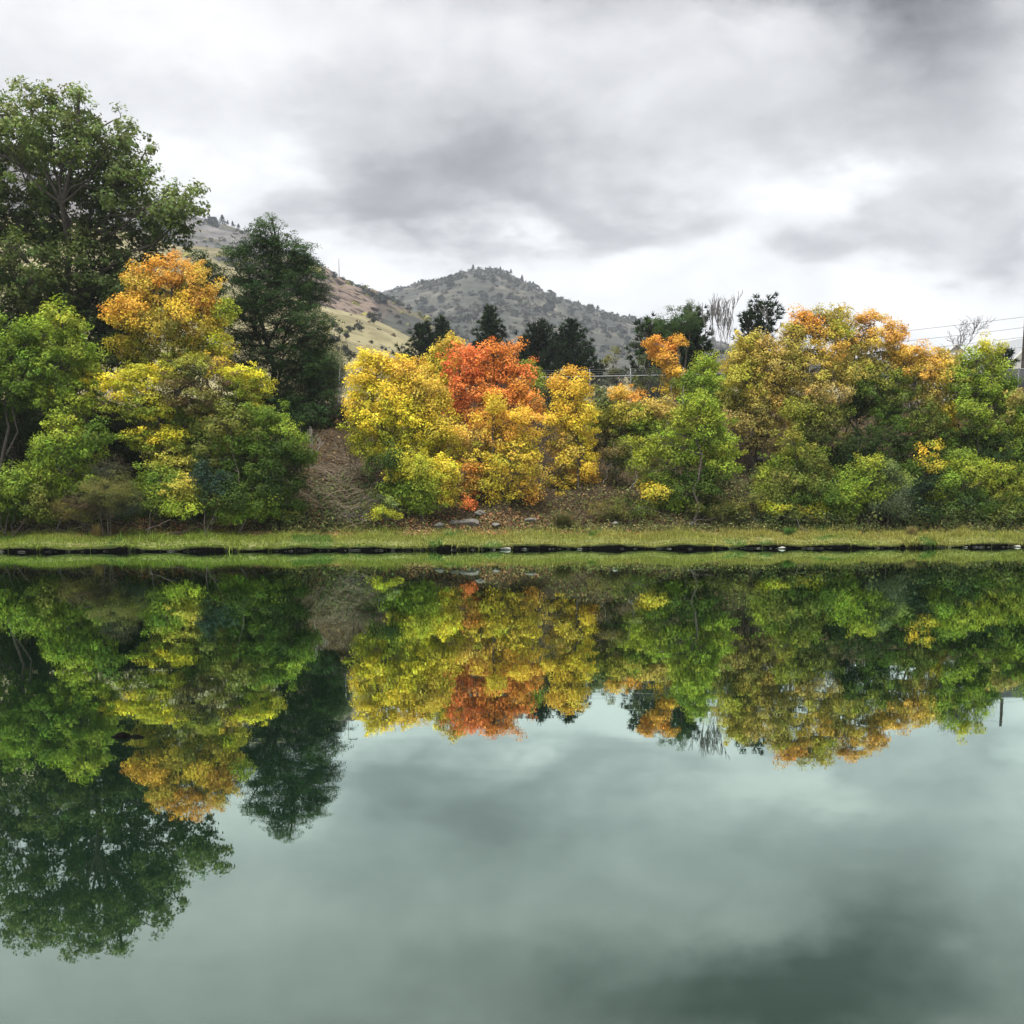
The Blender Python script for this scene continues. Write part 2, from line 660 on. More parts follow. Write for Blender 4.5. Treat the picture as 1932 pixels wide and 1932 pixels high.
def col_tan(c, n):
    a = n01(c, 61, .02)
    b = n01(c, 62, .07)
    col = blend(np.tile(GR_TAN, (len(c), 1)), GR_TAN2, sstep(.4, .7, a))
    return blend(col, SCRUB, sstep(.72, .9, b) * .5)


M_HILL_F = mat_tint('far_hillside', .07, .6, bump=.9, bdist=3.0)
M_HILL_R = mat_tint('rocky_hillside', .14, .6, bump=1.0, bdist=2.0)
M_HILL_T = mat_tint('dry_grass_hillside', .3, .36, bump=.6, bdist=.5)
for H, xs, ys, mt, cf in (
        (HC, np.linspace(-900, 1500, 220), np.linspace(400, 1300, 100), M_HILL_F, col_center),
        (HU, np.linspace(-1100, 120, 130), np.linspace(360, 1100, 80), M_HILL_F, col_upper),
        (HR, np.linspace(-700, 140, 220), np.linspace(235, 720, 130), M_HILL_R, col_ridge),
        (HT, np.linspace(-500, 120, 150), np.linspace(85, 480, 90), M_HILL_T, col_tan)):
    tag(grid('hill', xs, ys, H.z, mt, cf), kind='structure')


def ray_hit(px, py, H, y0, y1):
    """first point of hill H along the ray of a photo pixel"""
    Ys = np.linspace(y0, y1, 1500)
    pts = np.array([P(px, py, Yv) for Yv in Ys])
    d = pts[:, 2] - H.z(pts[:, 0], pts[:, 1])
    k = np.argmax(d < 0)
    return pts[k] if d[k] < 0 else None


# ------------------------------------------------------------------ foliage palettes (photo colours -> leaf colours)
PAL = {k: lin(v) * s for k, (v, s) in {
    'red': ((246, 132, 76), .92), 'redorange': ((242, 156, 76), .86), 'orange': ((236, 174, 78), .82), 'amber': ((210, 186, 86), .84),
    'gold': ((236, 198, 72), .86), 'yellow': ((240, 214, 70), .92), 'lemon': ((222, 214, 66), .78), 'ygreen': ((184, 188, 68), .62),
    'lime': ((162, 184, 66), .70), 'green': ((112, 140, 54), .56), 'deep': ((68, 92, 44), .36), 'olive': ((150, 148, 74), .62),  # deep: dark green, lowered further to put hollow shade into the colour
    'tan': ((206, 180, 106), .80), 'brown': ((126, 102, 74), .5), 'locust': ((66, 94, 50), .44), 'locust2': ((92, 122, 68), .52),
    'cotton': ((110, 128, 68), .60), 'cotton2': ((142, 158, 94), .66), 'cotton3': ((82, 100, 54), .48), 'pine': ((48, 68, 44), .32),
    'pine2': ((66, 90, 56), .36), 'sage': ((126, 142, 98), .5), 'greyg': ((94, 106, 80), .45), 'bluegreen': ((76, 104, 88), .42),
    'silver': ((146, 158, 122), .5)}.items()}


def zs(Y):
    return Y / F


LEAF_S, LOBE_S, LAI_S = .54, 1.04, 1.38


def crown_arrays(lobes, Y, rng, leaf=.14, lai=3.0, per=84, zflat=.72, clump=.30, depth=1.0, up=.40, droop=0.0, jitter=.13, dspread=.7, wid=.8):
    """leaf centres, normals, colours for a crown made of lobes of leaf clumps; also clump centres per lobe"""
    C, N, CO, S, lobe_c, clump_c = [], [], [], [], [], []
    leaf *= LEAF_S
    lai *= LAI_S
    for lb in lobes:
        px, py, rx, ry, cols = lb[:5]
        rx, ry = rx * LOBE_S, ry * LOBE_S
        dens = lb[5] if len(lb) > 5 else 1.0
        r = min(rx, ry) * zs(Y)
        dy = (lb[6] if len(lb) > 6 else rng.uniform(-1, 1) * dspread) * max(r, .3)
        c0 = P(px, py, Y + dy)
        rad = np.array([rx * zs(Y), r * .95 * depth, ry * zs(Y)])
        cols = cols.split('+')
        nleaf = int(dens * lai * math.pi * rad[0] * rad[2] / (.5 * leaf * leaf * wid))
        ncl = max(3, int(nleaf / per))
        rr = (.35 + .65 * rng.random(ncl) ** .5)[:, None]
        dirs = rdir(rng, ncl)
        jit = 1 + .2 * rng.normal(size=(ncl, 1))
        cc = c0 + dirs * rr * rad * jit
        csize = clump * rng.uniform(.5, 1.5, ncl)
        sprig = rng.random(ncl) < .19                 # loose sprays beyond the main mass
        cc[sprig] += dirs[sprig] * rad * rng.uniform(.18, .5, (sprig.sum(), 1))
        csize[sprig] *= .6
        lobe_c.append(c0)
        clump_c.append(cc)
        cf = (fbm(cc[:, 0] + cc[:, 2] * 1.2, cc[:, 1] + cc[:, 2] * .7, 900 + len(lobe_c), 3, .22) * .4 + .5 + rng.normal(size=ncl) * .13).clip(0, .999) * (len(cols) - 1)
        pc = np.array([PAL[c] for c in cols] + [PAL[cols[-1]]])
        k0 = cf.astype(int)
        ccol = pc[k0] * (1 - (cf - k0))[:, None] + pc[k0 + 1] * (cf - k0)[:, None]
        ccol = ccol * np.exp(rng.normal(size=(ncl, 1)) * .11) * np.exp(rng.normal(size=(ncl, 3)) * np.array([.05, .04, .08]))
        k = rng.poisson(per * (csize / clump) ** 1.6).clip(6)
        idx = np.repeat(np.arange(ncl), k)
        n = len(idx)
        d = rdir(rng, n)
        q = (rng.random(n) ** .45)[:, None]
        off = d * q * csize[idx][:, None] * np.array([1, 1, zflat])
        rxy = np.linalg.norm(off[:, :2], axis=1)
        off[:, 2] -= droop * rxy ** 2 / clump
        C.append(cc[idx] + off)
        out = norm(dirs[idx] * .6 + d * .5)
        N.append(norm(out * (1 - up) + np.array([0, 0, up]) + rng.normal(size=(n, 3)) * .38))
        CO.append(ccol[idx] * np.exp(rng.normal(size=(n, 1)) * jitter) * np.exp(rng.normal(size=(n, 3)) * np.array([.06, .05, .1])))
        S.append(leaf * rng.uniform(.65, 1.35, n))
    return np.concatenate(C), np.concatenate(N), np.concatenate(S), np.clip(np.concatenate(CO), .002, .85), lobe_c, clump_c


def tree(name, label, cat, basex, Y, lobes, seed, group=None, trunk=.16, stems=1, twig=.25, bark=None, spread=.35, wid=.8, **kw):
    rng = np.random.default_rng(seed)
    trunk *= .62
    if Y < 58:                                        # distances are given for the middle of the bank
        Y = Y + float(np.clip(edge(P(basex, 900, Y)[0]), 38, 48)) - 43.2
    bx = P(basex, 900, Y)[0]
    base = np.array([bx, Y, float(ground(bx, Y))])
    C, N, S, CO, lc, cc = crown_arrays(lobes, Y, rng, wid=wid, **kw)
    root = empty(name, base)
    tag(root, label, cat, group)
    crown = link('crown', leaves_mesh('crown', C - base, N, S, CO, rng, wid=wid), M_LEAF, root)
    # trunk, limbs and twigs
    lca = np.array(lc)
    tb = []
    order = np.argsort(lca[:, 2])
    top = lca[order[-1]]
    stem_paths = []
    for s in range(stems):
        off = rng.normal(size=3) * spread * (stems > 1) * .5
        off[2] = 0
        b0 = base + off - np.array([0, 0, .25])
        tgt = top if s == 0 else lca[rng.integers(0, len(lca))]
        p = wob(rng, b0, tgt, 8, .03)
        rr = trunk * (1.0 if s == 0 else .7) * np.linspace(1, .22, 8) ** .9
        rr[0] *= 1.3
        tb.append((p, rr))
        stem_paths.append((p, rr))
    for i, L in enumerate(lca):
        best = None
        for p, rr in stem_paths:
            lim = p[:, 2] < max(L[2] - .1, base[2] + .3)
            k = np.where(lim)[0]
            k = k[-1] if len(k) else 0
            k = max(0, k - rng.integers(0, 2))
            d = np.linalg.norm(p[k] - L)
            if best is None or d < best[0]:
                best = (d, p[k], rr[k])
        lp = wob(rng, best[1], L, 6, .05, .06)
        r0 = min(best[2] * .7, trunk * .5)
        tb.append((lp, np.linspace(r0, max(.014, r0 * .3), 6)))
        for c in cc[i][::max(1, int(1 / twig))]:
            st = lp[rng.integers(2, 6)]
            tb.append((wob(rng, st, c, 4, .06), np.linspace(.018, .006, 4)))
    tb = [(p - base, r) for p, r in tb]
    link('trunk', tubes_mesh('trunk', tb, 4), bark or M_BARK, root)
    return root


# ------------------------------------------------------------------ the bank trees, left to right
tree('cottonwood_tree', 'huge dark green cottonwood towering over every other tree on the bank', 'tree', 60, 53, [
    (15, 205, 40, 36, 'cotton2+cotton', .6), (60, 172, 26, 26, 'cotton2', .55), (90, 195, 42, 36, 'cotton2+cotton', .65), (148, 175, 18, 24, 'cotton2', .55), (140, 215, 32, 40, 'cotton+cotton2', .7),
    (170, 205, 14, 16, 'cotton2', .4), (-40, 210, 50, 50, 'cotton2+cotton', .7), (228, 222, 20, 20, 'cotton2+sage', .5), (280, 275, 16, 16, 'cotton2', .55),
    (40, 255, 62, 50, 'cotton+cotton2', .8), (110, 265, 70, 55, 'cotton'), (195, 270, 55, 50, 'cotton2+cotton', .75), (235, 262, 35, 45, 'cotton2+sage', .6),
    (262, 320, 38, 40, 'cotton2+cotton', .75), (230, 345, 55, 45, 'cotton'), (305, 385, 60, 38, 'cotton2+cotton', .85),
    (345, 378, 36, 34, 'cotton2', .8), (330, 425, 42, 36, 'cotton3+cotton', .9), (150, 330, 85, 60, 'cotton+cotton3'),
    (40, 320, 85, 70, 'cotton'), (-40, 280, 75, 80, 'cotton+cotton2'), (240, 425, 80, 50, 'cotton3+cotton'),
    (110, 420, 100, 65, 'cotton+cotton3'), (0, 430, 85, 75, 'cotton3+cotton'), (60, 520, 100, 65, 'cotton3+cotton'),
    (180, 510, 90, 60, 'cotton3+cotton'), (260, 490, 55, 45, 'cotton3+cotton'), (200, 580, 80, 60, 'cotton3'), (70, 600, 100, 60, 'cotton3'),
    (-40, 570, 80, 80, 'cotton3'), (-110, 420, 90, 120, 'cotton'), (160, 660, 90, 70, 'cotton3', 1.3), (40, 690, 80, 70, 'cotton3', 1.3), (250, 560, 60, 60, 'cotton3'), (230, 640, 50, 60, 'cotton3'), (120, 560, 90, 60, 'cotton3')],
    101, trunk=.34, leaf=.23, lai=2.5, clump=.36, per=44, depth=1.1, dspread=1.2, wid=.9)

tree('maple_tree', 'leafy lime green maple with a pointed top under the huge cottonwood', 'tree', 115, 47.5, [
    (118, 610, 34, 32, 'lime+ygreen'), (90, 640, 48, 36, 'lime'), (150, 650, 42, 38, 'lime+green'), (105, 690, 60, 40, 'lime+green'),
    (160, 700, 40, 32, 'lime+ygreen'), (85, 730, 45, 35, 'green+lime'), (120, 760, 42, 36, 'lime+green'), (150, 745, 45, 30, 'ygreen+lime')],
    111, trunk=.13, stems=3, leaf=.16)
tree('maple_tree', 'broad green maple rising beside the pointed lime green maple', 'tree', 5, 47.5, [
    (10, 625, 45, 28, 'lime+green'), (45, 650, 34, 34, 'green+lime'), (0, 680, 50, 40, 'green+lime'), (30, 720, 40, 35, 'green'),
    (-35, 650, 45, 50, 'green+lime'), (-40, 730, 50, 50, 'green'), (20, 760, 40, 26, 'deep+green')], 112, trunk=.14, stems=2, leaf=.16)
tree('maple_shrub', 'low light green maple bush growing below the pointed lime maple', 'shrub', 110, 45.2, [
    (120, 808, 30, 24, 'lime+ygreen'), (110, 848, 55, 30, 'lime+green'), (150, 860, 40, 34, 'green+lime'), (100, 895, 60, 34, 'lime+green'),
    (150, 915, 45, 30, 'lime+green'), (60, 915, 45, 30, 'green+lime'), (170, 820, 32, 26, 'green')], 113, trunk=.06, stems=4, leaf=.14)
tree('maple_shrub', 'green leafy bush on the bank with dark hollow above it', 'shrub', 5, 44.6, [
    (15, 910, 40, 32, 'green+lime'), (-20, 930, 40, 34, 'lime+green'), (30, 945, 40, 26, 'green+deep'), (70, 950, 36, 22, 'green+olive')],
    114, trunk=.05, stems=4, leaf=.14)
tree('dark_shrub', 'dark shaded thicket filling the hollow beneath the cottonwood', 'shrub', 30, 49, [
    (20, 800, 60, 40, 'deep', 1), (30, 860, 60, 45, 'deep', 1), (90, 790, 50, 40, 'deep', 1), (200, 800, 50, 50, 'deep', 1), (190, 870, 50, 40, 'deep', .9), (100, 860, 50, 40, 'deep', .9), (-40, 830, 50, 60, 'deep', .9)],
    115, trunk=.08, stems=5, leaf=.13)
tree('juniper_shrub', 'dull grey green feathery shrub below the orange topped maple', 'shrub', 200, 44.6, [
    (205, 925, 48, 26, 'greyg+olive'), (180, 950, 55, 22, 'greyg+brown', .8), (230, 950, 38, 24, 'greyg', .8), (130, 962, 50, 18, 'olive+brown', .7), (200, 885, 30, 20, 'greyg+brown', .5)],
    116, trunk=.05, stems=5, leaf=.10, wid=.3, zflat=.4)

tree('maple_tree', 'tall maple with glowing orange crown fading to yellow green below', 'tree', 330, 48.5, [
    (320, 512, 48, 26, 'orange'), (275, 530, 38, 26, 'orange+amber'), (362, 535, 38, 28, 'orange+amber+orange'),
    (300, 560, 60, 30, 'orange+amber+gold'), (385, 565, 30, 24, 'orange'), (245, 585, 42, 26, 'gold+orange'), (345, 585, 50, 30, 'gold+amber'),
    (218, 590, 22, 16, 'orange'), (395, 605, 30, 30, 'gold+amber'), (290, 615, 55, 28, 'gold+olive'), (350, 630, 40, 28, 'amber+gold'),
    (260, 640, 42, 28, 'ygreen+gold'), (400, 650, 40, 30, 'ygreen+lemon'), (320, 665, 60, 28, 'ygreen+olive'), (430, 590, 22, 18, 'ygreen+lime', .8),
    (410, 680, 30, 22, 'ygreen+gold'), (270, 685, 45, 22, 'ygreen')], 121, trunk=.15, stems=2, leaf=.14)
tree('maple_tree', 'spreading maple with flat yellow sprays below the orange crown', 'tree', 330, 46.6, [
    (195, 716, 50, 18, 'yellow+lemon'), (245, 722, 40, 18, 'lemon+ygreen'), (220, 740, 50, 16, 'yellow+ygreen'), (310, 703, 38, 16, 'yellow+lemon'),
    (265, 700, 30, 18, 'lemon+ygreen'), (440, 705, 46, 15, 'yellow+lemon'), (478, 722, 34, 22, 'lemon+ygreen'), (455, 735, 42, 24, 'ygreen+lime'),
    (300, 745, 45, 26, 'ygreen+olive', .8), (250, 770, 48, 24, 'ygreen+green'), (285, 772, 42, 18, 'lemon+ygreen'), (470, 765, 44, 24, 'ygreen+olive', .8),
    (370, 735, 64, 44, 'olive+brown+deep', .8), (380, 790, 80, 40, 'olive+green', .8), (350, 700, 50, 30, 'olive+ygreen', .8), (290, 818, 42, 16, 'yellow+lemon'), (260, 832, 40, 18, 'ygreen+lime'),
    (325, 822, 30, 14, 'lemon'), (330, 850, 50, 26, 'olive+ygreen'), (330, 880, 45, 26, 'green+ygreen+amber')],
    122, trunk=.13, stems=4, leaf=.135, zflat=.45, clump=.33, spread=.8)
tree('maple_shrub', 'dense green maple bush on the right flank of the yellow sprayed maple', 'shrub', 480, 45.8, [
    (500, 790, 50, 26, 'green+lime'), (440, 800, 50, 28, 'green+olive'), (540, 815, 36, 24, 'lime+green'), (470, 840, 60, 30, 'green'),
    (540, 850, 42, 26, 'green+deep'), (400, 850, 50, 32, 'green+olive'), (430, 890, 60, 32, 'deep+green'), (500, 895, 50, 32, 'deep+green'),
    (570, 860, 24, 18, 'green')], 123, trunk=.09, stems=5, leaf=.135, spread=.9)
tree('maple_shrub', 'low green bush with amber flecked leaves overhanging the leaf litter', 'shrub', 330, 44.9, [
    (290, 905, 42, 26, 'green+lime'), (345, 920, 42, 22, 'amber+ygreen'), (300, 940, 42, 24, 'lime+green'), (390, 945, 48, 26, 'green+olive'),
    (340, 955, 38, 16, 'lime+ygreen'), (440, 935, 48, 28, 'green+deep'), (480, 955, 44, 22, 'green+lime'), (430, 968, 45, 15, 'lime+green'), (500, 925, 40, 26, 'green+deep')],
    124, trunk=.05, stems=5, leaf=.125, spread=.9)
tree('honeysuckle_shrub', 'blue green bush tucked inside the amber flecked bush', 'shrub', 390, 44.4, [
    (385, 895, 26, 20, 'bluegreen'), (415, 905, 20, 18, 'bluegreen'), (395, 925, 24, 16, 'bluegreen+green')], 125, trunk=.03, stems=3, leaf=.12)

tree('locust_tree', 'tall dark green feathery locust tree standing before the hillside', 'tree', 520, 56, [(q[0], q[1] - 3, q[2] * 1.02, q[3] * .80, *q[4:]) for q in [
    (512, 414, 13, 9, 'locust2', .6), (485, 418, 12, 9, 'locust2', .6), (530, 428, 14, 8, 'locust2', .5), (548, 448, 12, 8, 'locust2', .6), (578, 462, 14, 8, 'locust2', .6), (590, 500, 16, 9, 'locust2', .6), (435, 470, 14, 8, 'locust2', .5), (605, 545, 14, 9, 'locust2', .6), (495, 432, 26, 18, 'locust2+locust', .7), (520, 452, 30, 20, 'locust2', .7), (485, 470, 42, 26, 'locust'), (450, 475, 24, 16, 'locust2', .7),
    (555, 468, 26, 18, 'locust2', .8), (575, 490, 22, 18, 'locust', .8), (535, 500, 50, 30, 'locust'), (470, 520, 48, 30, 'locust'),
    (560, 530, 50, 32, 'locust+locust2'), (510, 565, 65, 34, 'locust'), (590, 560, 30, 28, 'locust', .9), (450, 580, 45, 34, 'locust'),
    (560, 600, 60, 34, 'locust+locust2'), (480, 630, 60, 36, 'locust'), (590, 640, 42, 34, 'locust'), (540, 670, 60, 36, 'locust'),
    (460, 690, 55, 40, 'locust'), (570, 710, 60, 40, 'locust'), (600, 690, 32, 30, 'locust2'), (520, 750, 70, 40, 'locust'), (590, 770, 46, 36, 'locust'),
    (610, 735, 30, 30, 'locust2+locust', .8)]],
    131, trunk=.24, leaf=.18, lai=3.5, zflat=.26, droop=.45, clump=.40, per=70, wid=.34, up=.55, dspread=1.1)
tree('elm_tree', 'dark green round tree peeking from behind the orange crown', 'tree', 385, 60, [
    (375, 498, 26, 22, 'locust2+deep'), (395, 530, 30, 30, 'deep'), (370, 550, 40, 34, 'deep'), (400, 590, 34, 40, 'deep')], 132, trunk=.15, leaf=.15)
tree('willow_shrub', 'soft grey green willow bush at the foot of the locust', 'shrub', 615, 60, [
    (595, 675, 30, 26, 'greyg+locust2'), (628, 690, 22, 32, 'greyg+sage'), (605, 715, 32, 28, 'greyg'), (632, 735, 18, 24, 'greyg+sage', .7)],
    133, trunk=.05, stems=4, leaf=.14, wid=.25, zflat=1.2)

tree('maple_tree', 'bright yellow maple with green lower leaves beside the red maple', 'tree', 745, 48, [
    (693, 672, 22, 20, 'yellow+gold'), (680, 705, 30, 24, 'gold+yellow'), (725, 692, 40, 26, 'gold+yellow'), (765, 700, 34, 24, 'orange+gold'),
    (700, 740, 48, 30, 'yellow'), (755, 735, 45, 30, 'yellow+gold'), (800, 735, 42, 30, 'gold+amber'), (675, 770, 28, 22, 'yellow+gold'),
    (715, 785, 50, 30, 'yellow+lemon'), (775, 780, 50, 32, 'lemon+yellow'), (825, 775, 30, 30, 'gold+ygreen'), (690, 815, 34, 26, 'lemon+ygreen'),
    (745, 825, 50, 30, 'lemon+ygreen'), (805, 820, 46, 32, 'lemon+yellow'), (700, 850, 36, 18, 'ygreen+lemon'), (845, 815, 26, 28, 'gold+ygreen'),
    (830, 855, 36, 28, 'yellow+ygreen'), (775, 860, 46, 24, 'ygreen+lemon')], 141, trunk=.14, stems=4, leaf=.14, spread=.5)
tree('maple_shrub', 'yellow green bush beneath the bright yellow maple', 'shrub', 795, 46.2, [
    (790, 885, 44, 26, 'ygreen+lemon'), (755, 895, 34, 20, 'ygreen+gold'), (830, 890, 34, 28, 'ygreen+yellow'), (795, 918, 44, 26, 'ygreen+lime'),
    (760, 930, 40, 24, 'lime+green'), (845, 925, 28, 30, 'ygreen+gold'), (790, 950, 48, 18, 'green+lime'), (735, 870, 40, 24, 'deep+green', .7), (720, 905, 34, 24, 'deep+greyg', .5)],
    142, trunk=.06, stems=5, leaf=.13, spread=.6)
tree('maple_tree', 'amber yellow maple top showing between yellow and red maples', 'tree', 845, 51.5, [
    (845, 662, 26, 22, 'gold+amber'), (865, 648, 16, 14, 'amber'), (825, 690, 30, 26, 'gold+ygreen'), (850, 710, 34, 30, 'gold+ygreen'), (815, 720, 30, 26, 'amber+gold')],
    143, trunk=.1, stems=2, leaf=.14)
tree('maple_tree', 'vivid red orange maple glowing in the middle of the bank', 'tree', 915, 50, [
    (880, 672, 36, 18, 'red'), (925, 668, 42, 20, 'red+redorange'), (957, 660, 18, 14, 'redorange'), (868, 700, 34, 20, 'red'), (912, 705, 44, 24, 'red+redorange'),
    (958, 700, 36, 24, 'redorange+red'), (895, 735, 40, 22, 'red+redorange'), (940, 740, 40, 26, 'redorange'), (985, 732, 28, 26, 'redorange+orange'),
    (870, 770, 30, 20, 'red+redorange'), (850, 775, 18, 14, 'red'), (885, 795, 24, 16, 'redorange+red'), (960, 775, 40, 26, 'redorange+orange'), (1000, 770, 26, 24, 'orange+redorange'),
    (995, 703, 12, 10, 'red'), (920, 780, 36, 26, 'redorange+orange')], 151, trunk=.13, stems=2, leaf=.135, clump=.33)
tree('maple_tree', 'golden maple growing in front of the red maple', 'tree', 940, 47.2, [
    (932, 760, 20, 22, 'gold+ygreen'), (925, 795, 38, 26, 'gold+orange'), (985, 800, 36, 26, 'orange+gold+redorange'), (895, 825, 36, 26, 'orange+amber+redorange'),
    (950, 830, 46, 28, 'orange+gold+ygreen'), (1000, 835, 26, 24, 'gold+ygreen'), (905, 865, 38, 24, 'orange+ygreen+gold'), (965, 870, 46, 26, 'ygreen+gold'),
    (880, 895, 30, 24, 'amber+redorange', .6), (925, 900, 42, 26, 'ygreen+gold'), (1000, 885, 26, 20, 'orange+amber'), (985, 915, 30, 18, 'amber+gold'),
    (885, 940, 18, 22, 'redorange+red', .8), (900, 925, 32, 18, 'ygreen+amber'), (1000, 935, 11, 14, 'orange'), (945, 935, 34, 14, 'ygreen+gold', .7)],
    152, trunk=.12, stems=3, leaf=.135, spread=.5)
tree('maple_tree', 'slim golden maple column standing right of the red maple', 'tree', 1085, 48.6, [
    (1078, 702, 10, 12, 'orange+gold'), (1060, 722, 24, 18, 'gold+orange'), (1090, 728, 22, 20, 'gold+orange'), (1070, 755, 34, 24, 'gold'), (1090, 785, 34, 26, 'gold+yellow'),
    (1058, 795, 26, 24, 'gold'), (1080, 825, 38, 26, 'gold+yellow'), (1092, 860, 34, 26, 'gold+yellow'), (1060, 850, 26, 28, 'tan+gold', .6), (1105, 895, 28, 22, 'gold+orange'),
    (1070, 900, 36, 26, 'gold+olive', .7), (1090, 928, 40, 16, 'gold+ygreen', .8), (1045, 930, 24, 16, 'ygreen+gold', .6)], 153, trunk=.09, stems=3, leaf=.135, spread=.3)
tree('olive_shrub', 'dull olive green shrub between golden column and round green maple', 'shrub', 1145, 52, [
    (1140, 755, 30, 24, 'olive+sage'), (1130, 790, 32, 26, 'olive+ygreen'), (1165, 785, 32, 30, 'olive+ygreen'), (1140, 820, 36, 24, 'olive+greyg', .8), (1185, 830, 36, 30, 'greyg+olive', .8), (1030, 760, 22, 40, 'greyg+olive', .8)],
    154, trunk=.06, stems=4, leaf=.13)
tree('maple_shrub', 'small yellow green maple tipped with an orange tuft near fence post', 'shrub', 1185, 51, [
    (1168, 738, 18, 14, 'orange+amber'), (1188, 752, 18, 16, 'orange'), (1180, 780, 34, 22, 'ygreen+amber'), (1215, 785, 32, 26, 'lime+ygreen'), (1240, 765, 34, 16, 'amber+tan'),
    (1262, 775, 30, 16, 'tan+amber'), (1205, 815, 40, 28, 'lime+green'), (1245, 810, 36, 26, 'lime+ygreen'), (1195, 850, 40, 28, 'green+olive', .8)], 155, trunk=.06, stems=4, leaf=.13)
tree('maple_shrub', 'shaggy shrub with pale upright stems and dark hollow underneath', 'shrub', 1180, 48.5, [
    (1160, 850, 30, 20, 'olive+brown', .6), (1190, 838, 14, 16, 'lime+ygreen'), (1210, 875, 34, 24, 'olive+green', .7), (1150, 880, 30, 26, 'brown+deep', .5), (1170, 940, 30, 16, 'olive+deep', .7)],
    156, trunk=.04, stems=6, leaf=.12, bark=M_PALE, spread=.9)
tree('maple_tree', 'round bushy green maple with yellow tipped edges above the verge', 'tree', 1300, 46.4, [
    (1320, 770, 36, 22, 'lime+ygreen'), (1285, 790, 30, 20, 'ygreen+lime'), (1350, 795, 30, 24, 'lime+ygreen'), (1300, 818, 48, 22, 'lime'), (1250, 838, 34, 16, 'lime+ygreen'),
    (1345, 830, 36, 24, 'lime+green'), (1380, 850, 30, 18, 'lime+ygreen'), (1290, 855, 46, 20, 'lime+green'), (1225, 862, 26, 16, 'ygreen+lime'), (1335, 858, 40, 20, 'lime+ygreen'),
    (1310, 890, 56, 26, 'green+deep'), (1365, 880, 28, 20, 'green+lime'), (1250, 905, 34, 20, 'ygreen+green'), (1290, 925, 46, 24, 'green+deep'), (1345, 915, 34, 26, 'deep+green'),
    (1240, 930, 26, 16, 'lime+gold'), (1270, 950, 40, 18, 'lime+green'), (1320, 950, 36, 20, 'deep+green'), (1218, 920, 16, 10, 'gold+ygreen', .8)], 161, trunk=.11, stems=4, leaf=.135, spread=.5)
tree('maple_tree', 'thin orange topped sapling with pale forked stems before dark evergreens', 'tree', 1258, 52.5, [
    (1236, 645, 16, 12, 'orange'), (1276, 642, 16, 12, 'orange'), (1255, 658, 26, 14, 'orange+redorange'), (1262, 680, 20, 16, 'orange+gold'), (1270, 705, 18, 14, 'gold+orange'), (1262, 730, 24, 14, 'ygreen+gold', .8)],
    162, trunk=.05, stems=3, leaf=.13, bark=M_PALE, clump=.26, spread=.25)
tree('maple_tree', 'fresh green maple behind the round green maple', 'tree', 1330, 51.5, [
    (1330, 690, 34, 18, 'lime+ygreen'), (1310, 718, 30, 20, 'lime+green'), (1352, 715, 30, 22, 'lime'), (1335, 745, 44, 24, 'green+lime'), (1320, 775, 36, 22, 'green+lime'), (1370, 760, 32, 26, 'green+lime')],
    163, trunk=.08, stems=3, leaf=.135)
tree('maple_tree', 'tan and amber maple with thinning olive leaves below', 'tree', 1425, 50, [
    (1410, 642, 26, 18, 'amber+ygreen'), (1440, 645, 30, 18, 'amber+tan'), (1395, 675, 28, 24, 'ygreen+amber'), (1430, 675, 38, 24, 'amber+tan'), (1470, 690, 28, 26, 'amber+tan'),
    (1410, 712, 40, 26, 'amber+ygreen'), (1455, 722, 42, 28, 'tan+amber'), (1390, 745, 34, 28, 'ygreen+olive'), (1435, 760, 46, 28, 'tan+amber+olive', .9), (1475, 755, 32, 26, 'amber+tan'),
    (1410, 790, 46, 24, 'olive+tan', 1.05), (1465, 795, 40, 26, 'olive+amber', 1.05), (1445, 830, 46, 22, 'olive+brown', 1.05)], 164, trunk=.12, stems=4, leaf=.135, spread=.7)
tree('maple_tree', 'amber maple with a small red tuft on its crown', 'tree', 1540, 49.5, [
    (1515, 603, 24, 16, 'redorange+orange'), (1548, 600, 28, 18, 'amber+olive'), (1502, 625, 24, 24, 'amber+olive', 1.05), (1535, 630, 40, 22, 'amber+orange'), (1490, 655, 20, 24, 'tan+amber', 1.05),
    (1570, 625, 28, 22, 'amber+ygreen'), (1510, 665, 34, 24, 'amber+olive'), (1555, 665, 40, 26, 'amber+orange'), (1530, 700, 42, 26, 'olive+amber'), (1575, 705, 34, 26, 'amber+olive'),
    (1500, 730, 34, 28, 'olive+amber'), (1550, 740, 40, 26, 'amber+tan'), (1520, 775, 44, 28, 'olive+ygreen', 1.05), (1570, 780, 36, 26, 'olive+green', 1.05), (1530, 815, 44, 26, 'olive+green', 1.05)],
    165, trunk=.13, stems=4, leaf=.135, spread=.7)
tree('maple_tree', 'tallest amber maple of the orange grove with a peaked crown', 'tree', 1630, 50.2, [
    (1581, 590, 20, 16, 'amber+ygreen'), (1600, 612, 28, 20, 'amber'), (1635, 605, 26, 18, 'orange+amber'), (1615, 640, 44, 24, 'amber+orange'), (1660, 635, 34, 22, 'amber+orange'),
    (1690, 625, 22, 16, 'orange+amber', 1.05), (1640, 675, 44, 26, 'amber+olive'), (1690, 660, 34, 24, 'amber+orange'), (1605, 680, 34, 26, 'amber+olive'), (1670, 710, 44, 26, 'olive+ygreen'),
    (1620, 720, 40, 26, 'olive+green'), (1650, 755, 50, 28, 'green+deep', 1.05), (1700, 740, 36, 28, 'green+olive'), (1690, 785, 46, 28, 'deep+green', 1.05), (1610, 770, 30, 28, 'deep', 1.05)],
    166, trunk=.13, stems=4, leaf=.135, spread=.7)
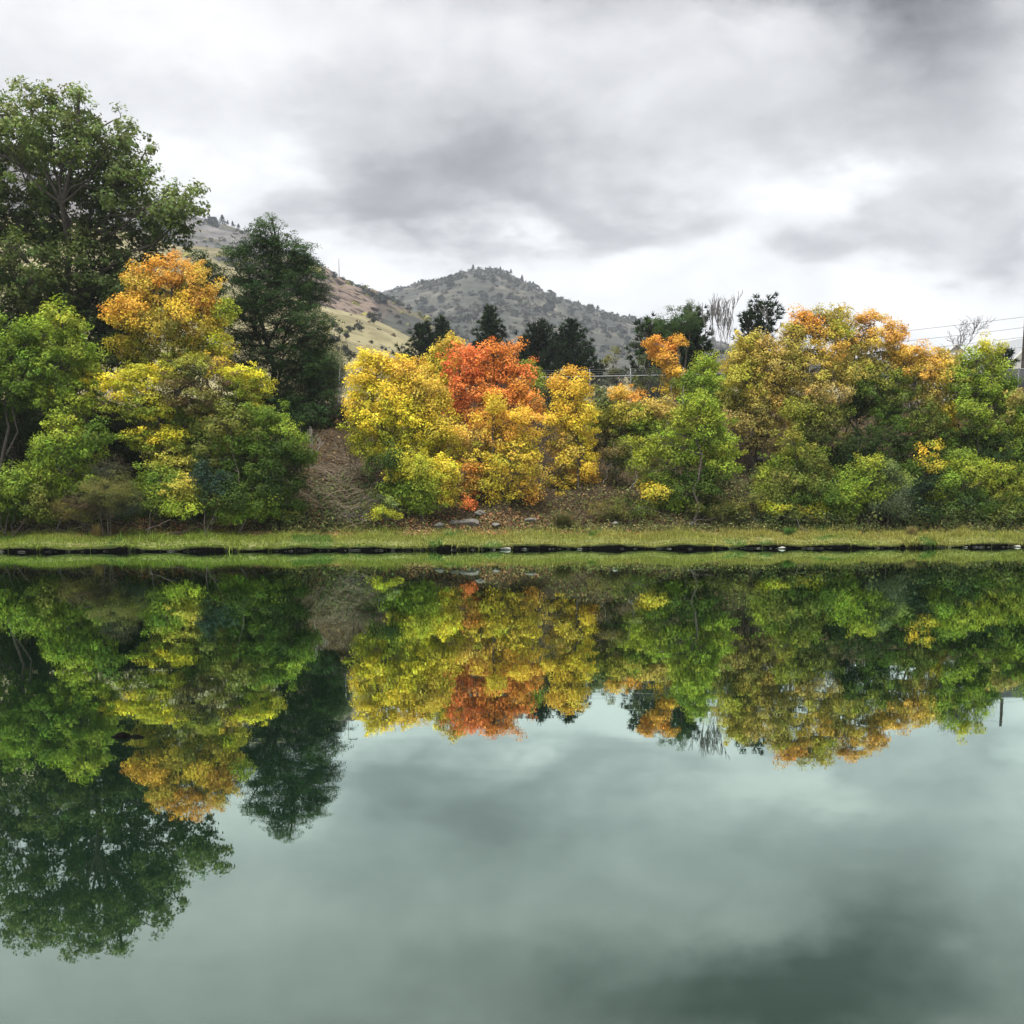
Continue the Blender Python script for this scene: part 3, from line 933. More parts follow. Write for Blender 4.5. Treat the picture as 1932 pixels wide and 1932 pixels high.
tree('maple_tree', 'orange maple sloping down toward the bright green maple', 'tree', 1745, 49.6, [
    (1715, 660, 24, 18, 'orange+amber'), (1730, 680, 30, 20, 'orange+amber'), (1775, 672, 22, 18, 'orange+amber', 1.05), (1700, 695, 32, 22, 'amber+orange'), (1760, 700, 36, 22, 'orange+amber'),
    (1795, 690, 22, 18, 'tan+amber', 1.05), (1725, 722, 40, 22, 'amber+ygreen'), (1775, 730, 34, 24, 'amber+tan'), (1740, 755, 36, 22, 'amber+olive', .9), (1790, 775, 30, 20, 'lemon+gold'), (1805, 718, 30, 24, 'amber+lime'), (1812, 745, 30, 24, 'lime+olive'),
    (1785, 805, 26, 24, 'ygreen+gold'), (1745, 795, 40, 28, 'green+olive', 1.05), (1730, 835, 44, 26, 'deep+green', 1.05), (1780, 840, 36, 24, 'green+deep', 1.05)], 167, trunk=.12, stems=4, leaf=.135, spread=.7)
tree('maple_tree', 'bright green maple with pale yellow top in front of the houses', 'tree', 1855, 48.6, [
    (1862, 652, 16, 18, 'lemon+ygreen', 1.05), (1888, 658, 14, 12, 'ygreen', 1.05), (1838, 672, 26, 18, 'ygreen+lime'), (1868, 688, 28, 20, 'lime+ygreen'), (1825, 702, 34, 22, 'lime+green'),
    (1865, 718, 44, 24, 'lime'), (1895, 735, 30, 24, 'lime+green'), (1830, 740, 40, 24, 'green+lime'), (1870, 760, 46, 26, 'lime+green'), (1915, 770, 30, 26, 'lime+tan'), (1835, 780, 36, 26, 'green+lime'),
    (1880, 800, 46, 26, 'green+lime'), (1925, 805, 30, 28, 'lime+ygreen'), (1845, 825, 40, 28, 'deep+green', 1.05), (1900, 840, 44, 26, 'green+deep')], 168, trunk=.12, stems=4, leaf=.135, spread=.7)
tree('maple_tree', 'green and tan maple leaning past the fence post', 'tree', 1960, 47.5, [
    (1935, 752, 26, 18, 'tan+olive'), (1955, 775, 34, 28, 'lime+green'), (1990, 760, 40, 40, 'green+lime'), (1950, 820, 36, 30, 'green+lime'), (1990, 840, 45, 45, 'green'), (1930, 850, 34, 24, 'lime+green'),
    (1960, 880, 40, 34, 'green+deep')], 169, trunk=.1, stems=3, leaf=.135)
# understorey along the right half
tree('maple_shrub', 'olive green bush left of the silvery shrub at the slope foot', 'shrub', 1500, 46, [
    (1495, 830, 30, 20, 'ygreen+olive'), (1510, 855, 40, 24, 'ygreen+green'), (1465, 880, 34, 20, 'green+ygreen'), (1530, 885, 40, 24, 'green+olive'), (1480, 912, 46, 24, 'green+olive'),
    (1540, 920, 40, 26, 'olive+green'), (1450, 905, 26, 16, 'ygreen+lime'), (1500, 945, 50, 20, 'green+deep')], 171, trunk=.05, stems=5, leaf=.125, spread=.7)
tree('currant_shrub', 'low yellow leaved bush at the top of the grass verge', 'shrub', 1505, 45.6, [
    (1475, 962, 28, 10, 'ygreen+lemon'), (1515, 966, 30, 11, 'ygreen+gold'), (1550, 958, 26, 12, 'lemon+lime'), (1450, 955, 20, 12, 'ygreen+lemon'), (1535, 975, 26, 7, 'tan+olive')],
    172, trunk=.025, stems=5, leaf=.11, clump=.22, spread=.7)
tree('maple_shrub', 'green bush in front of the pale bare trunk', 'shrub', 1650, 45.7, [
    (1640, 878, 26, 20, 'lime+ygreen'), (1668, 890, 30, 20, 'lime+sage'), (1610, 905, 32, 20, 'lime+green'), (1645, 920, 42, 20, 'green+lime'), (1695, 905, 26, 20, 'lime+sage'), (1600, 935, 34, 20, 'green+lime'),
    (1570, 945, 34, 24, 'deep+green'), (1590, 965, 34, 12, 'lime+green', .7)], 173, trunk=.05, stems=5, leaf=.125, spread=.6)
tree('sage_shrub', 'silvery grey green shrub drooping toward the verge', 'shrub', 1680, 45.4, [
    (1672, 915, 30, 20, 'sage+silver'), (1690, 940, 26, 22, 'sage+silver'), (1665, 950, 24, 18, 'sage+greyg'), (1695, 965, 20, 12, 'silver+sage', .8)], 174, trunk=.03, stems=4, leaf=.10, wid=.4)
tree('maple_shrub', 'deep green shrub with golden flecks amid the dark hollow', 'shrub', 1760, 47, [
    (1752, 855, 20, 18, 'ygreen+gold'), (1770, 880, 26, 18, 'gold+ygreen'), (1740, 890, 34, 26, 'deep+green'), (1725, 930, 36, 26, 'bluegreen+deep'), (1770, 920, 30, 26, 'deep+bluegreen'), (1750, 965, 44, 18, 'deep+bluegreen')],
    175, trunk=.05, stems=4, leaf=.125)
tree('maple_shrub', 'mid green bush between dark hollow and frame of tan leaved maple', 'shrub', 1815, 46.2, [
    (1808, 865, 26, 20, 'lime+green'), (1830, 885, 32, 22, 'lime+ygreen'), (1800, 905, 26, 18, 'green+lime'), (1780, 935, 34, 20, 'lime+green'), (1820, 945, 36, 22, 'green+bluegreen'), (1810, 970, 36, 12, 'deep+green', .8)],
    176, trunk=.05, stems=4, leaf=.125, spread=.6)
tree('maple_shrub', 'yellow green bush at the end of the verge below the tan leaved maple', 'shrub', 1895, 46.6, [
    (1880, 890, 32, 20, 'ygreen+lime'), (1915, 895, 30, 24, 'ygreen+green'), (1865, 920, 34, 22, 'green+ygreen'), (1910, 935, 40, 26, 'olive+ygreen'), (1870, 955, 40, 20, 'olive+green', .8), (1945, 930, 40, 40, 'green+ygreen'), (1905, 970, 30, 12, 'ygreen+olive')],
    177, trunk=.05, stems=5, leaf=.125, spread=.7)
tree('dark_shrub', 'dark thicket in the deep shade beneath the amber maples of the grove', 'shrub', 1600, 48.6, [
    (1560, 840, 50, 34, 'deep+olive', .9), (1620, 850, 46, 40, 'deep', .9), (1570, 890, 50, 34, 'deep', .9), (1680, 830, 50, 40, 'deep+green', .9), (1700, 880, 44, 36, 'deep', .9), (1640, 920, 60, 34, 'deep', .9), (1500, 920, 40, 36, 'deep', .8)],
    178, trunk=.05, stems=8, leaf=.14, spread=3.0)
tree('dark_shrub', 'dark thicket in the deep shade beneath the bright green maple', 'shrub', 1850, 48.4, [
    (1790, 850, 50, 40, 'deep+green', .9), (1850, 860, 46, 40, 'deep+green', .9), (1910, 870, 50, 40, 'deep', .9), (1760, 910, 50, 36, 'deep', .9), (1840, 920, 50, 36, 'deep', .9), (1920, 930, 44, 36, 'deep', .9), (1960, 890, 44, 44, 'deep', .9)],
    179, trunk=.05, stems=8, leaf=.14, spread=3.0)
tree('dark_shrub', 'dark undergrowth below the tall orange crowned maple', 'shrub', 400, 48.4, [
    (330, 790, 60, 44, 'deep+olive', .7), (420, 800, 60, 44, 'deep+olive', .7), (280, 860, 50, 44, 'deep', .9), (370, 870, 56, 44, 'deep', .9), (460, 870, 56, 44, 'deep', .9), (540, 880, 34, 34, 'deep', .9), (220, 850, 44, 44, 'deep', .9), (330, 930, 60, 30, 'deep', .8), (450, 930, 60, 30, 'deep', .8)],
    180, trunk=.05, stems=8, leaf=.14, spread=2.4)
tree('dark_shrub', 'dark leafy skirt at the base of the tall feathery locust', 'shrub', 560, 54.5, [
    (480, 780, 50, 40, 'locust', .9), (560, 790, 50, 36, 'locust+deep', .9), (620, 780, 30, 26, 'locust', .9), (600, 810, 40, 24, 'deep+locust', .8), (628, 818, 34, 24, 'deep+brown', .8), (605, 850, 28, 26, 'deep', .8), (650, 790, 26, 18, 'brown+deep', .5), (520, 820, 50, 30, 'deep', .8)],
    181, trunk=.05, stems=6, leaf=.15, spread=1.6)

tree('low_thicket', 'low green thicket edging the verge under the broad green maple', 'shrub', 60, 45.6, [
    (10, 965, 40, 18, 'green+deep'), (55, 970, 40, 15, 'deep+olive'), (100, 972, 36, 13, 'olive+green'), (-30, 960, 40, 22, 'green+deep'), (75, 950, 34, 16, 'deep+green')], 182, trunk=.03, stems=6, leaf=.12, spread=1.6)
tree('low_thicket', 'dark low thicket below the amber flecked bush', 'shrub', 300, 45.8, [
    (255, 962, 34, 18, 'deep+green', .9), (290, 968, 30, 14, 'deep', .9), (370, 962, 36, 16, 'deep', .9), (410, 955, 36, 18, 'deep+green'), (225, 940, 34, 22, 'deep', .9), (330, 962, 30, 14, 'deep', .8)], 183, trunk=.03, stems=6, leaf=.12, spread=1.6)
tree('low_thicket', 'green low thicket ending at the bare slope by the dry stem heap', 'shrub', 500, 45.8, [
    (470, 968, 34, 14, 'green+olive'), (510, 965, 34, 16, 'green+deep'), (545, 950, 30, 18, 'deep+green'), (555, 915, 26, 22, 'deep+green'), (540, 975, 26, 9, 'lime+olive', .7)], 184, trunk=.03, stems=6, leaf=.12, spread=1.2)
tree('low_thicket', 'olive low thicket behind the yellow leaved bush', 'shrub', 1520, 45.9, [
    (1440, 940, 26, 18, 'olive+green', .8), (1480, 945, 34, 20, 'green+olive'), (1525, 945, 36, 20, 'deep+green'), (1565, 965, 30, 16, 'green+deep'), (1600, 972, 26, 10, 'olive+lime')], 185, trunk=.03, stems=6, leaf=.12, spread=1.4)
tree('low_thicket', 'shaded low thicket edging the verge on both sides of the silvery shrub', 'shrub', 1690, 45.9, [
    (1635, 958, 32, 18, 'deep+green'), (1670, 972, 26, 10, 'greyg+deep', .8), (1720, 965, 30, 16, 'deep+bluegreen'), (1755, 972, 30, 12, 'deep'), (1700, 945, 30, 20, 'deep')], 186, trunk=.03, stems=6, leaf=.12, spread=1.4)
tree('low_thicket', 'green low thicket edging the verge toward the pond corner', 'shrub', 1870, 45.9, [
    (1800, 968, 30, 14, 'deep+green'), (1840, 965, 32, 16, 'green+deep'), (1880, 972, 30, 12, 'olive+green'), (1920, 960, 34, 20, 'green+olive'), (1960, 955, 40, 26, 'green+deep'), (1860, 945, 40, 22, 'deep+green')], 187, trunk=.03, stems=6, leaf=.12, spread=1.6)
tree('low_thicket', 'weedy olive thicket at the root of the round green maple', 'shrub', 1250, 46.0, [
    (1170, 955, 34, 16, 'olive+deep', .7), (1215, 960, 30, 14, 'olive+green', .7), (1350, 962, 34, 14, 'deep+olive', .7), (1395, 960, 30, 14, 'olive+deep', .6), (1130, 960, 26, 12, 'olive+brown', .6)], 188, trunk=.03, stems=6, leaf=.11, spread=1.6)
tree('low_thicket', 'pale yellow green seedling bush by the dark heap of twigs', 'shrub', 730, 45.4, [
    (715, 965, 20, 12, 'lime+lemon', .7), (740, 972, 22, 10, 'ygreen+lemon', .7), (735, 950, 18, 12, 'lime+silver', .6), (700, 940, 24, 16, 'greyg+olive', .5)], 189, trunk=.02, stems=4, leaf=.10, clump=.2, spread=.5)

# ------------------------------------------------------------------ bare and dead woody plants
def ghit(px, py, y0=41.0, y1=62.0):
    """where the ray of a photo pixel meets the bank"""
    Ys = np.linspace(y0, y1, 600)
    pts = np.array([P(px, py, q) for q in Ys])
    k = np.argmax(pts[:, 2] < ground(pts[:, 0], pts[:, 1]))
    return pts[k]


def bare_tubes(rng, p, d, L, r, lev, spread, upright, out, curl=0.0):
    n = 5
    pts = [np.array(p, float)]
    dd = np.array(d, float)
    for _ in range(n - 1):
        dd = norm(dd + rng.normal(size=3) * .13 + np.array([curl, 0, upright * .1]))
        pts.append(pts[-1] + dd * L / (n - 1))
    pts = np.array(pts)
    out.append((pts, np.linspace(r, r * .6, n)))
    if lev <= 0:
        return
    for k in range(rng.integers(2, 4)):
        a = rng.integers(2, n)
        nd = norm(dd + rng.normal(size=3) * spread + np.array([0, 0, upright * .25]))
        bare_tubes(rng, pts[a], nd, L * rng.uniform(.55, .85), r * .58, lev - 1, spread, upright, out, curl)


def bare(name, label, cat, px, py_base, Y, height, seed, mat, lev=5, r=.05, spread=.5, upright=.6, stems=1, group=None, curl=0.0, z=None):
    rng = np.random.default_rng(seed)
    if Y < 55:
        Y = float(ghit(px, py_base)[1])
    X = P(px, py_base, Y)[0]
    base = np.array([X, Y, float(ground(X, Y)) if z is None else z])
    out = []
    for s in range(stems):
        d = norm(np.array([0, 0, 1.0]) + rng.normal(size=3) * np.array([.2, .2, 0]) * (1 + stems * .3))
        bare_tubes(rng, (rng.normal() * .08 * (stems > 1), rng.normal() * .08 * (stems > 1), -.1), d, height * .38, r, lev, spread, upright, out, curl)
    zt = max(p[:, 2].max() for p, _ in out)
    sc = height / zt
    out = [(p * sc, np.maximum(q, (1.5e-4 if Y > 60 else 1.15e-4) * Y)) for p, q in out]
    root = empty(name, base)
    tag(root, label, cat, group)
    nst = max(1, stems)
    link('stem', tubes_mesh('stem', out[:1]), mat, root)
    link('branches', tubes_mesh('branches', out[1:], 3), mat, root)
    return root


def hgt(py, Y, px=966, z=None):
    X = P(px, py, Y)[0]
    return float(P(px, py, Y)[2] - (ground(X, Y) if z is None else z))


bare('bare_tree', 'tall bare grey tree with wispy swept branches beside dark evergreen', 'tree', 1378, 700, 68, hgt(546, 68, 1385), 221, M_BARE, lev=7, r=.055, spread=.2, upright=1.2)
bare('bare_tree', 'shorter bare grey tree between two dark evergreens', 'tree', 1348, 700, 70, hgt(572, 70, 1348), 202, M_BARE, lev=6, r=.07, spread=.18, upright=1.1)
bare('bare_tree', 'pale leafless tree with spreading branches rising behind orange maple', 'tree', 1765, 700, 72, hgt(602, 72, 1765), 203, M_BARE, lev=6, r=.10, spread=.5, upright=.5, stems=2)
bare('dead_tree', 'pale bare trunk with forking limbs in the dark gap of orange grove', 'tree', 1640, 868, 47.4, 3.4, 204, M_PALE, lev=5, r=.05, spread=.35, upright=.7)
bare('dead_tree', 'slender pale dead stem leaning inside the shaded orange grove', 'tree', 1700, 868, 47.6, 2.6, 205, M_PALE, lev=4, r=.035, spread=.3, upright=.7)
bare('dead_shrub', 'straw coloured dead shrub standing on the bare brown slope', 'shrub', 655, 905, 47.5, 1.75, 206, M_STRAW, lev=5, r=.025, spread=.42, upright=.6, stems=2)
bare('dead_shrub', 'thin whitish dead sapling beside the dense green maple bush', 'shrub', 585, 880, 47.3, 1.6, 207, M_PALE, lev=4, r=.02, spread=.4, upright=.7)
bare('dead_shrub', 'small pale dead twigs sticking out of the yellow maple shade', 'shrub', 695, 880, 47.6, .9, 208, M_STRAW, lev=3, r=.018, spread=.45, upright=.6)
bare('dead_shrub', 'white bleached twigs poking from the grey green feathery shrub', 'shrub', 195, 900, 44.3, 1.9, 209, M_PALE, lev=5, r=.016, spread=.5, upright=.2)
bare('dead_shrub', 'tangled brown dead branches at the top of the bare slope', 'shrub', 640, 800, 51.5, 1.5, 210, M_GREYW, lev=6, r=.03, spread=.7, upright=.1, stems=3)
bare('dead_shrub', 'dark twiggy dead bush on the slope left of the orange grove', 'shrub', 1425, 850, 50.5, 1.6, 211, M_BARK, lev=6, r=.03, spread=.7, upright=.2, stems=3)
bare('dead_shrub', 'bare purple grey twigs under the dark pine behind yellow maple', 'shrub', 795, 700, 56, 2.3, 212, M_GREYW, lev=6, r=.03, spread=.4, upright=.6, stems=3)
bare('dead_shrub', 'bare dark branches exposed inside the spreading yellow sprayed maple', 'shrub', 385, 850, 46.3, 3.3, 213, M_BARK, lev=6, r=.05, spread=.55, upright=.35, stems=2)


def brush_pile(name, label, px, py, Y, n, w, h, seed, mat, lenr=(1.0, 2.4)):
    rng = np.random.default_rng(seed)
    Y = float(ghit(px, py + 12)[1])
    X = P(px, py, Y)[0]
    base = np.array([X, Y, float(ground(X, Y))])
    tb = []
    for _ in range(n):
        x0, y0 = rng.normal() * w * .45, rng.normal() * .5
        a = rng.uniform(-.5, .7) + (math.pi if rng.random() < .4 else 0)
        L = rng.uniform(*lenr)
        t = np.linspace(0, 1, 8)
        xs_ = x0 + np.cos(a) * L * t
        ys_ = y0 + rng.normal() * .3 * t
        zz_ = ground(xs_ + base[0], ys_ + base[1]) - base[2]
        arch = rng.uniform(.1, 1.0) * h
        zs_ = zz_ + .02 + arch * np.sin(t * math.pi * rng.uniform(.5, 1.0)) * 1.0
        r = rng.uniform(.006, .022)
        tb.append((np.stack([xs_, ys_, zs_], -1), np.linspace(r, r * .35, 8)))
    root = empty(name, base)
    tag(root, label, 'brush pile')
    for q in tb[:6]:
        link('stem', tubes_mesh('stem', [q], 5), mat, root)
    tag(link('twigs', tubes_mesh('twigs', tb[6:], 4), mat, root), kind='stuff')
    return root


brush_pile('brush_pile', 'sprawling heap of arching dry stems at the foot of the bare slope', 625, 955, 45.9, 75, 1.6, .8, 221, M_STRAW)
brush_pile('brush_pile', 'dark heap of fallen twigs beside the yellow green bush', 705, 950, 45.9, 80, .9, .7, 222, M_GREYW, (.6, 1.5))
brush_pile('brush_pile', 'tangle of dry stems strewn across the bare slope above the stem heap', 650, 890, 48, 130, 1.1, .45, 224, M_STRAW, (.5, 1.4))
brush_pile('brush_pile', 'flat scatter of dead grey branches left of the straw tuft', 125, 988, 43.4, 60, 1.3, .22, 223, M_STRAW, (.5, 1.3))


# ------------------------------------------------------------------ evergreens and other trees beyond the crest
def conifer_arrays(rng, H, W, up=.35, tuft=.34, col=('pine', 'pine2'), shape=.75, low=.1, dens=1.6, whorl=.36):
    C, N, A, S, CO, tb = [], [], [], [], [], []
    tb.append((wob(rng, (0, 0, -.3), (0, 0, H * .97), 7, .006), np.linspace(W * .045, .02, 7)))
    zv = low * H
    while zv < H * .985:
        u = zv / H
        L = W * .5 * (1 - u) ** shape * (1.0 if u > .25 else .75 + u) + .12
        for b in range(rng.integers(5, 8)):
            a = rng.uniform(0, 6.28)
            l = L * rng.uniform(.7, 1.18)
            t = np.linspace(0, 1, 6)
            sl = up * (.4 + u)
            pts = np.stack([np.cos(a) * l * t, np.sin(a) * l * t, zv + l * (sl * t + .35 * t ** 2) + 0 * t], -1)
            tb.append((pts, np.linspace(.03, .008, 6)))
            nt = max(2, int(l / (tuft * .55) * dens))
            for k in range(nt):
                f = (k + 1) / nt
                q = np.array([np.interp(f, t, pts[:, j]) for j in range(3)]) + rng.normal(size=3) * tuft * .25
                m = 14
                ax = norm(np.array([np.cos(a), np.sin(a), .9 + rng.normal() * .3]))
                dv = norm(ax + rdir(rng, m) * .85)
                C.append(q + dv * tuft * .42)
                A.append(dv)
                N.append(norm(np.cross(dv, rdir(rng, m)) + np.array([0, 0, .35])))
                S.append(np.full(m, tuft) * rng.uniform(.7, 1.2, m))
                CO.append(np.tile(PAL[col[rng.integers(0, len(col))]], (m, 1)) * np.exp(rng.normal() * .18) * np.exp(rng.normal(size=(m, 1)) * .2))
        zv += whorl * (1 - .35 * u) * rng.uniform(.85, 1.15)
    return [np.concatenate(v) for v in (C, N, A, S, CO)] + [tb]


def conifer(name, label, px, ytop, Y, W, seed, group=None, **kw):
    rng = np.random.default_rng(seed)
    X = P(px, ytop, Y)[0]
    base = np.array([X, Y, float(ground(X, Y))])
    H = P(px, ytop, Y)[2] - base[2]
    C, N, A, S, CO, tb = conifer_arrays(rng, H, W, **kw)
    root = empty(name, base)
    tag(root, label, 'tree', group)
    link('crown', leaves_mesh('crown', C, N, S, np.clip(CO, .002, .8), rng, wid=.2, fold=.05, along=A), M_LEAF, root)
    link('trunk', tubes_mesh('trunk', tb), M_BARK, root)
    return root


conifer('pine_tree', 'dark pine with bushy twin top behind the yellow maple', 800, 614, 88, 6.4, 301, shape=.85)
conifer('pine_tree', 'dark pine crowding close against the bushy twin topped pine', 832, 604, 89.5, 5.2, 302, shape=.9)
conifer('pine_tree', 'lone pointed dark pine rising behind the red maple', 925, 580, 88, 6.2, 303, shape=1.0)
conifer('pine_tree', 'broad dark pine, fuller of the close pair behind the fence rail', 1018, 610, 86, 7.4, 304, shape=.9)
conifer('pine_tree', 'dark pine with steep right flank, slimmer of the close pair', 1078, 608, 87, 7.0, 305, shape=.95)
conifer('spruce_tree', 'dense dark spruce behind the thin orange topped sapling', 1308, 586, 78, 4.4, 306, shape=.6, col=('pine', 'locust'))
conifer('juniper_tree', 'ragged dark juniper left of the thin orange topped sapling', 1222, 612, 74, 3.0, 307, shape=.4, col=('pine', 'greyg', 'locust'), dens=.8)
conifer('juniper_tree', 'low bushy juniper between ragged juniper and dense spruce', 1262, 622, 76, 3.4, 308, shape=.35, col=('pine', 'locust'))
conifer('pine_tree', 'dark windswept pine behind the tan and amber maple', 1442, 580, 74, 3.0, 309, shape=.35, up=.6, dens=.8)
conifer('pine_tree', 'small dark leaning pine at the side of the windswept pine', 1418, 604, 73, 2.4, 310, shape=.4, up=.6, dens=.7)
conifer('spruce_tree', 'small dark spruce near the white house gable', 1892, 668, 70, 1.7, 311, shape=.5)
tree('locust_tree', 'airy young locust with see through crown above the dense spruce', 'tree', 1285, 70, [
    (1300, 578, 12, 10, 'locust2+sage', .5), (1272, 585, 14, 10, 'locust2', .5), (1240, 605, 16, 12, 'locust2', .45), (1285, 605, 26, 16, 'locust2', .5), (1262, 620, 24, 14, 'locust2', .45), (1306, 600, 14, 14, 'locust2+sage', .5)],
    321, trunk=.1, leaf=.14, wid=.35, clump=.3, zflat=.5)
tree('poplar_tree', 'small thin leaved poplar beyond the fence on the open field', 'tree', 1160, 76, [
    (1160, 668, 10, 14, 'greyg+olive', .4), (1158, 690, 16, 16, 'greyg+olive', .5), (1168, 712, 20, 16, 'greyg', .6), (1150, 718, 14, 14, 'greyg+deep', .6)], 322, trunk=.06, leaf=.13, clump=.25)
tree('grey_shrub', 'pale twiggy grey shrub leaning on the fence by the juniper', 'shrub', 1225, 57.5, [
    (1215, 690, 16, 16, 'sage+greyg', .4), (1230, 715, 20, 18, 'greyg+sage', .5), (1205, 725, 18, 16, 'greyg+olive', .5)], 323, trunk=.04, stems=3, bark=M_PALE, leaf=.12, clump=.25)
tree('maple_shrub', 'green shrub peeping out behind the right shoulder of the red maple', 'shrub', 1002, 53.5, [
    (992, 690, 18, 14, 'lime+green'), (1008, 712, 16, 16, 'lime+ygreen'), (1020, 735, 20, 16, 'olive+lime', .8)], 324, trunk=.04, stems=3, leaf=.13, clump=.25)


# ------------------------------------------------------------------ fence along the crest
def box_mesh(name, items):
    """items: (center, half sizes)"""
    V, Fc = [], []
    for k, (c, h) in enumerate(items):
        c, h = np.asarray(c, float), np.asarray(h, float)
        s = np.array([[-1, -1, -1], [1, -1, -1], [1, 1, -1], [-1, 1, -1], [-1, -1, 1], [1, -1, 1], [1, 1, 1], [-1, 1, 1]])
        V.append(c + s * h)
        Fc.append(np.array([[0, 3, 2, 1], [4, 5, 6, 7], [0, 1, 5, 4], [1, 2, 6, 5], [2, 3, 7, 6], [3, 0, 4, 7]]) + 8 * k)
    return mesh_np(name, np.concatenate(V), np.concatenate(Fc), 4)


def fence(label, xa, xb, ya, yb, post_px, rail_py):
    """chain link fence; posts at given pixel columns"""
    def Yf(X):
        return ya + (yb - ya) * (X - xa) / (xb - xa)
    posts = []
    for px in post_px:
        X = P(px, 700, ya)[0]
        for _ in range(4):
            X = P(px, 700, Yf(X))[0]
        posts.append(X)
    zt = lambda X: float(P(966, np.interp(966 + X / Yf(X) * F, [600, 1000, 1932], rail_py), Yf(X))[2])
    base = np.array([posts[0], Yf(posts[0]), float(ground(posts[0], Yf(posts[0])))])
    root = empty('chain_link_fence', base)
    tag(root, label, 'fence')
    for X in posts:
        zb = float(ground(X, Yf(X))) - .3
        top = zt(X)
        pm = tubes_mesh('post', [(np.array([[X, Yf(X), zb], [X, Yf(X), top + .02]]) - base, [.035, .035]),
                                 (np.array([[X, Yf(X), top], [X, Yf(X) + .22, top + .34]]) - base, [.02, .014])], 8)
        link('post', pm, M_METAL, root)
    for a, b in zip(posts[:-1], posts[1:]):
        link('top_rail', tubes_mesh('top_rail', [(np.array([[a + .03, Yf(a), zt(a) - .03], [b - .03, Yf(b), zt(b) - .03]]) - base, [.024, .024])], 8), M_METAL, root)
        for k in (1, 2, 3):
            pa = np.array([a, Yf(a) + .07 * k, zt(a) + .105 * k])
            pb = np.array([b, Yf(b) + .07 * k, zt(b) + .105 * k])
            link('barbed_wire', tubes_mesh('barbed_wire', [(np.array([pa, (pa + pb) / 2 - [0, 0, .02], pb]) - base, [.005] * 3)], 4), M_WIRE, root)
        tb = []
        X = a
        Hh = zt(a) - .05 - float(ground(a, Yf(a)))
        while X < b - .05:
            for s in (-1, 1):
                x2 = X + s * Hh
                p0 = np.array([X, Yf(X), zt(X) - .05])
                p1 = np.array([x2, Yf(x2), zt(X) - .05 - Hh])
                if x2 < a:
                    f = (X - a) / Hh
                    p1 = p0 + (p1 - p0) * f
                if x2 > b:
                    f = (b - X) / Hh
                    p1 = p0 + (p1 - p0) * f
                if np.linalg.norm(p1 - p0) > .05:
                    tb.append((np.array([p0, p1]) - base, [.0026, .0026]))
            X += .075
        o = link('mesh_panel', tubes_mesh('mesh_panel', tb, 3), M_WIRE, root)
        o['kind'] = 'stuff'
    return root


fence('galvanised chain link fence with barbed wire running along the crest', -9, 26.5, 57.6, 60.5, [640, 760, 880, 1000, 1113, 1190, 1290, 1400, 1510, 1620, 1720, 1820, 1922, 2020], [711, 711, 694])
# dark privacy screen on the fence near the white house
M_SCREEN = mat_noise('dark_screen_fabric', (.018, .02, .022), (.04, .044, .046), 2.0, rough=.8, bump=.1)
Xs0, Xs1 = P(1885, 700, 61)[0], P(1990, 700, 61)[0]
scr_top = P(1900, 697, 61)[2]
scr = link('privacy_screen', box_mesh('privacy_screen', [((0, 0, 0), ((Xs1 - Xs0) / 2, .012, .75))]), M_SCREEN, None, ((Xs0 + Xs1) / 2, 60.9, scr_top - .75))
tag(scr, 'dark fabric screen hung on the fence below the white house', 'screen')


# ------------------------------------------------------------------ utility poles and lines
def pole(px, py_top, Y, label, dz):
    X = P(px, py_top, Y)[0]
    zt = P(px, py_top, Y)[2]
    zb = float(ground(X, Y))
    base = np.array([X, Y, zb])
    root = empty('utility_pole', base)
    tag(root, label, 'pole', 'wooden utility poles')
    H = zt - zb
    link('shaft', tubes_mesh('shaft', [(np.array([[0, 0, -.4], [0, 0, H * .5], [0, 0, H]]), [.15, .13, .10])], 10), M_POLE, root)
    for d in dz:
        br = link('bracket', tubes_mesh('bracket', [(np.array([[0, -.08, H - d - .12], [0, -.2, H - d - .1], [0, -.25, H - d - .04]]), [.03, .025, .02])], 6), M_METAL, root)
        link('insulator', tubes_mesh('insulator', [(np.array([[0, -.25, H - d - .1], [0, -.25, H - d - .04], [0, -.25, H - d]]), [.03, .06, .03])], 8), M_GREYW, br)
    return base, H


b1, h1 = pole(1936, 588, 92, 'dark wooden utility pole beside the white house', [float(P(1931, 588, 91.75)[2] - P(1931, q, 91.75)[2]) for q in (598, 618, 636, 655)])
b2, h2 = pole(1048, 660, 122, 'dark wooden utility pole hidden among the close pair of pines', [float(P(1048, 660, 121.75)[2] - P(1048, q, 121.75)[2]) for q in (668, 685, 703, 716)])
for k, (pr, pl_) in enumerate((((1931, 598), (1048, 668)), ((1931, 618), (1048, 685)), ((1931, 636), (1048, 703)), ((1931, 655), (1048, 716)))):
    A = P(pr[0], pr[1], 91.75)
    Bp = P(pl_[0], pl_[1], 121.75)
    t = np.linspace(0, 1, 24)[:, None]
    pts = A + (Bp - A) * t
    pts[:, 2] -= 1.1 * 4 * (t * (1 - t))[:, 0] * .5
    w = link('power_line', tubes_mesh('power_line', [(pts - A, np.full(24, .016))], 5), M_WIRE, None, A)
    tag(w, ['topmost power line strung between the two utility poles', 'second power line from the top between the utility poles', 'third power line from the top between the utility poles',
            'lowest power line strung between the two utility poles'][k], 'power line', 'power lines')
mX = P(638, 545, 515)
mast = link('radio_mast', tubes_mesh('radio_mast', [(np.array([[0, 0, -3], [0, 0, 4], [0, 0, 8.5]]), [.16, .13, .08])], 6), M_POLE, None, (P(640, 525, 520)[0], 520, float(HR.z(P(640, 525, 520)[0], 520.0))))
tag(mast, 'thin lone mast on the skyline of the rocky ridge', 'mast')


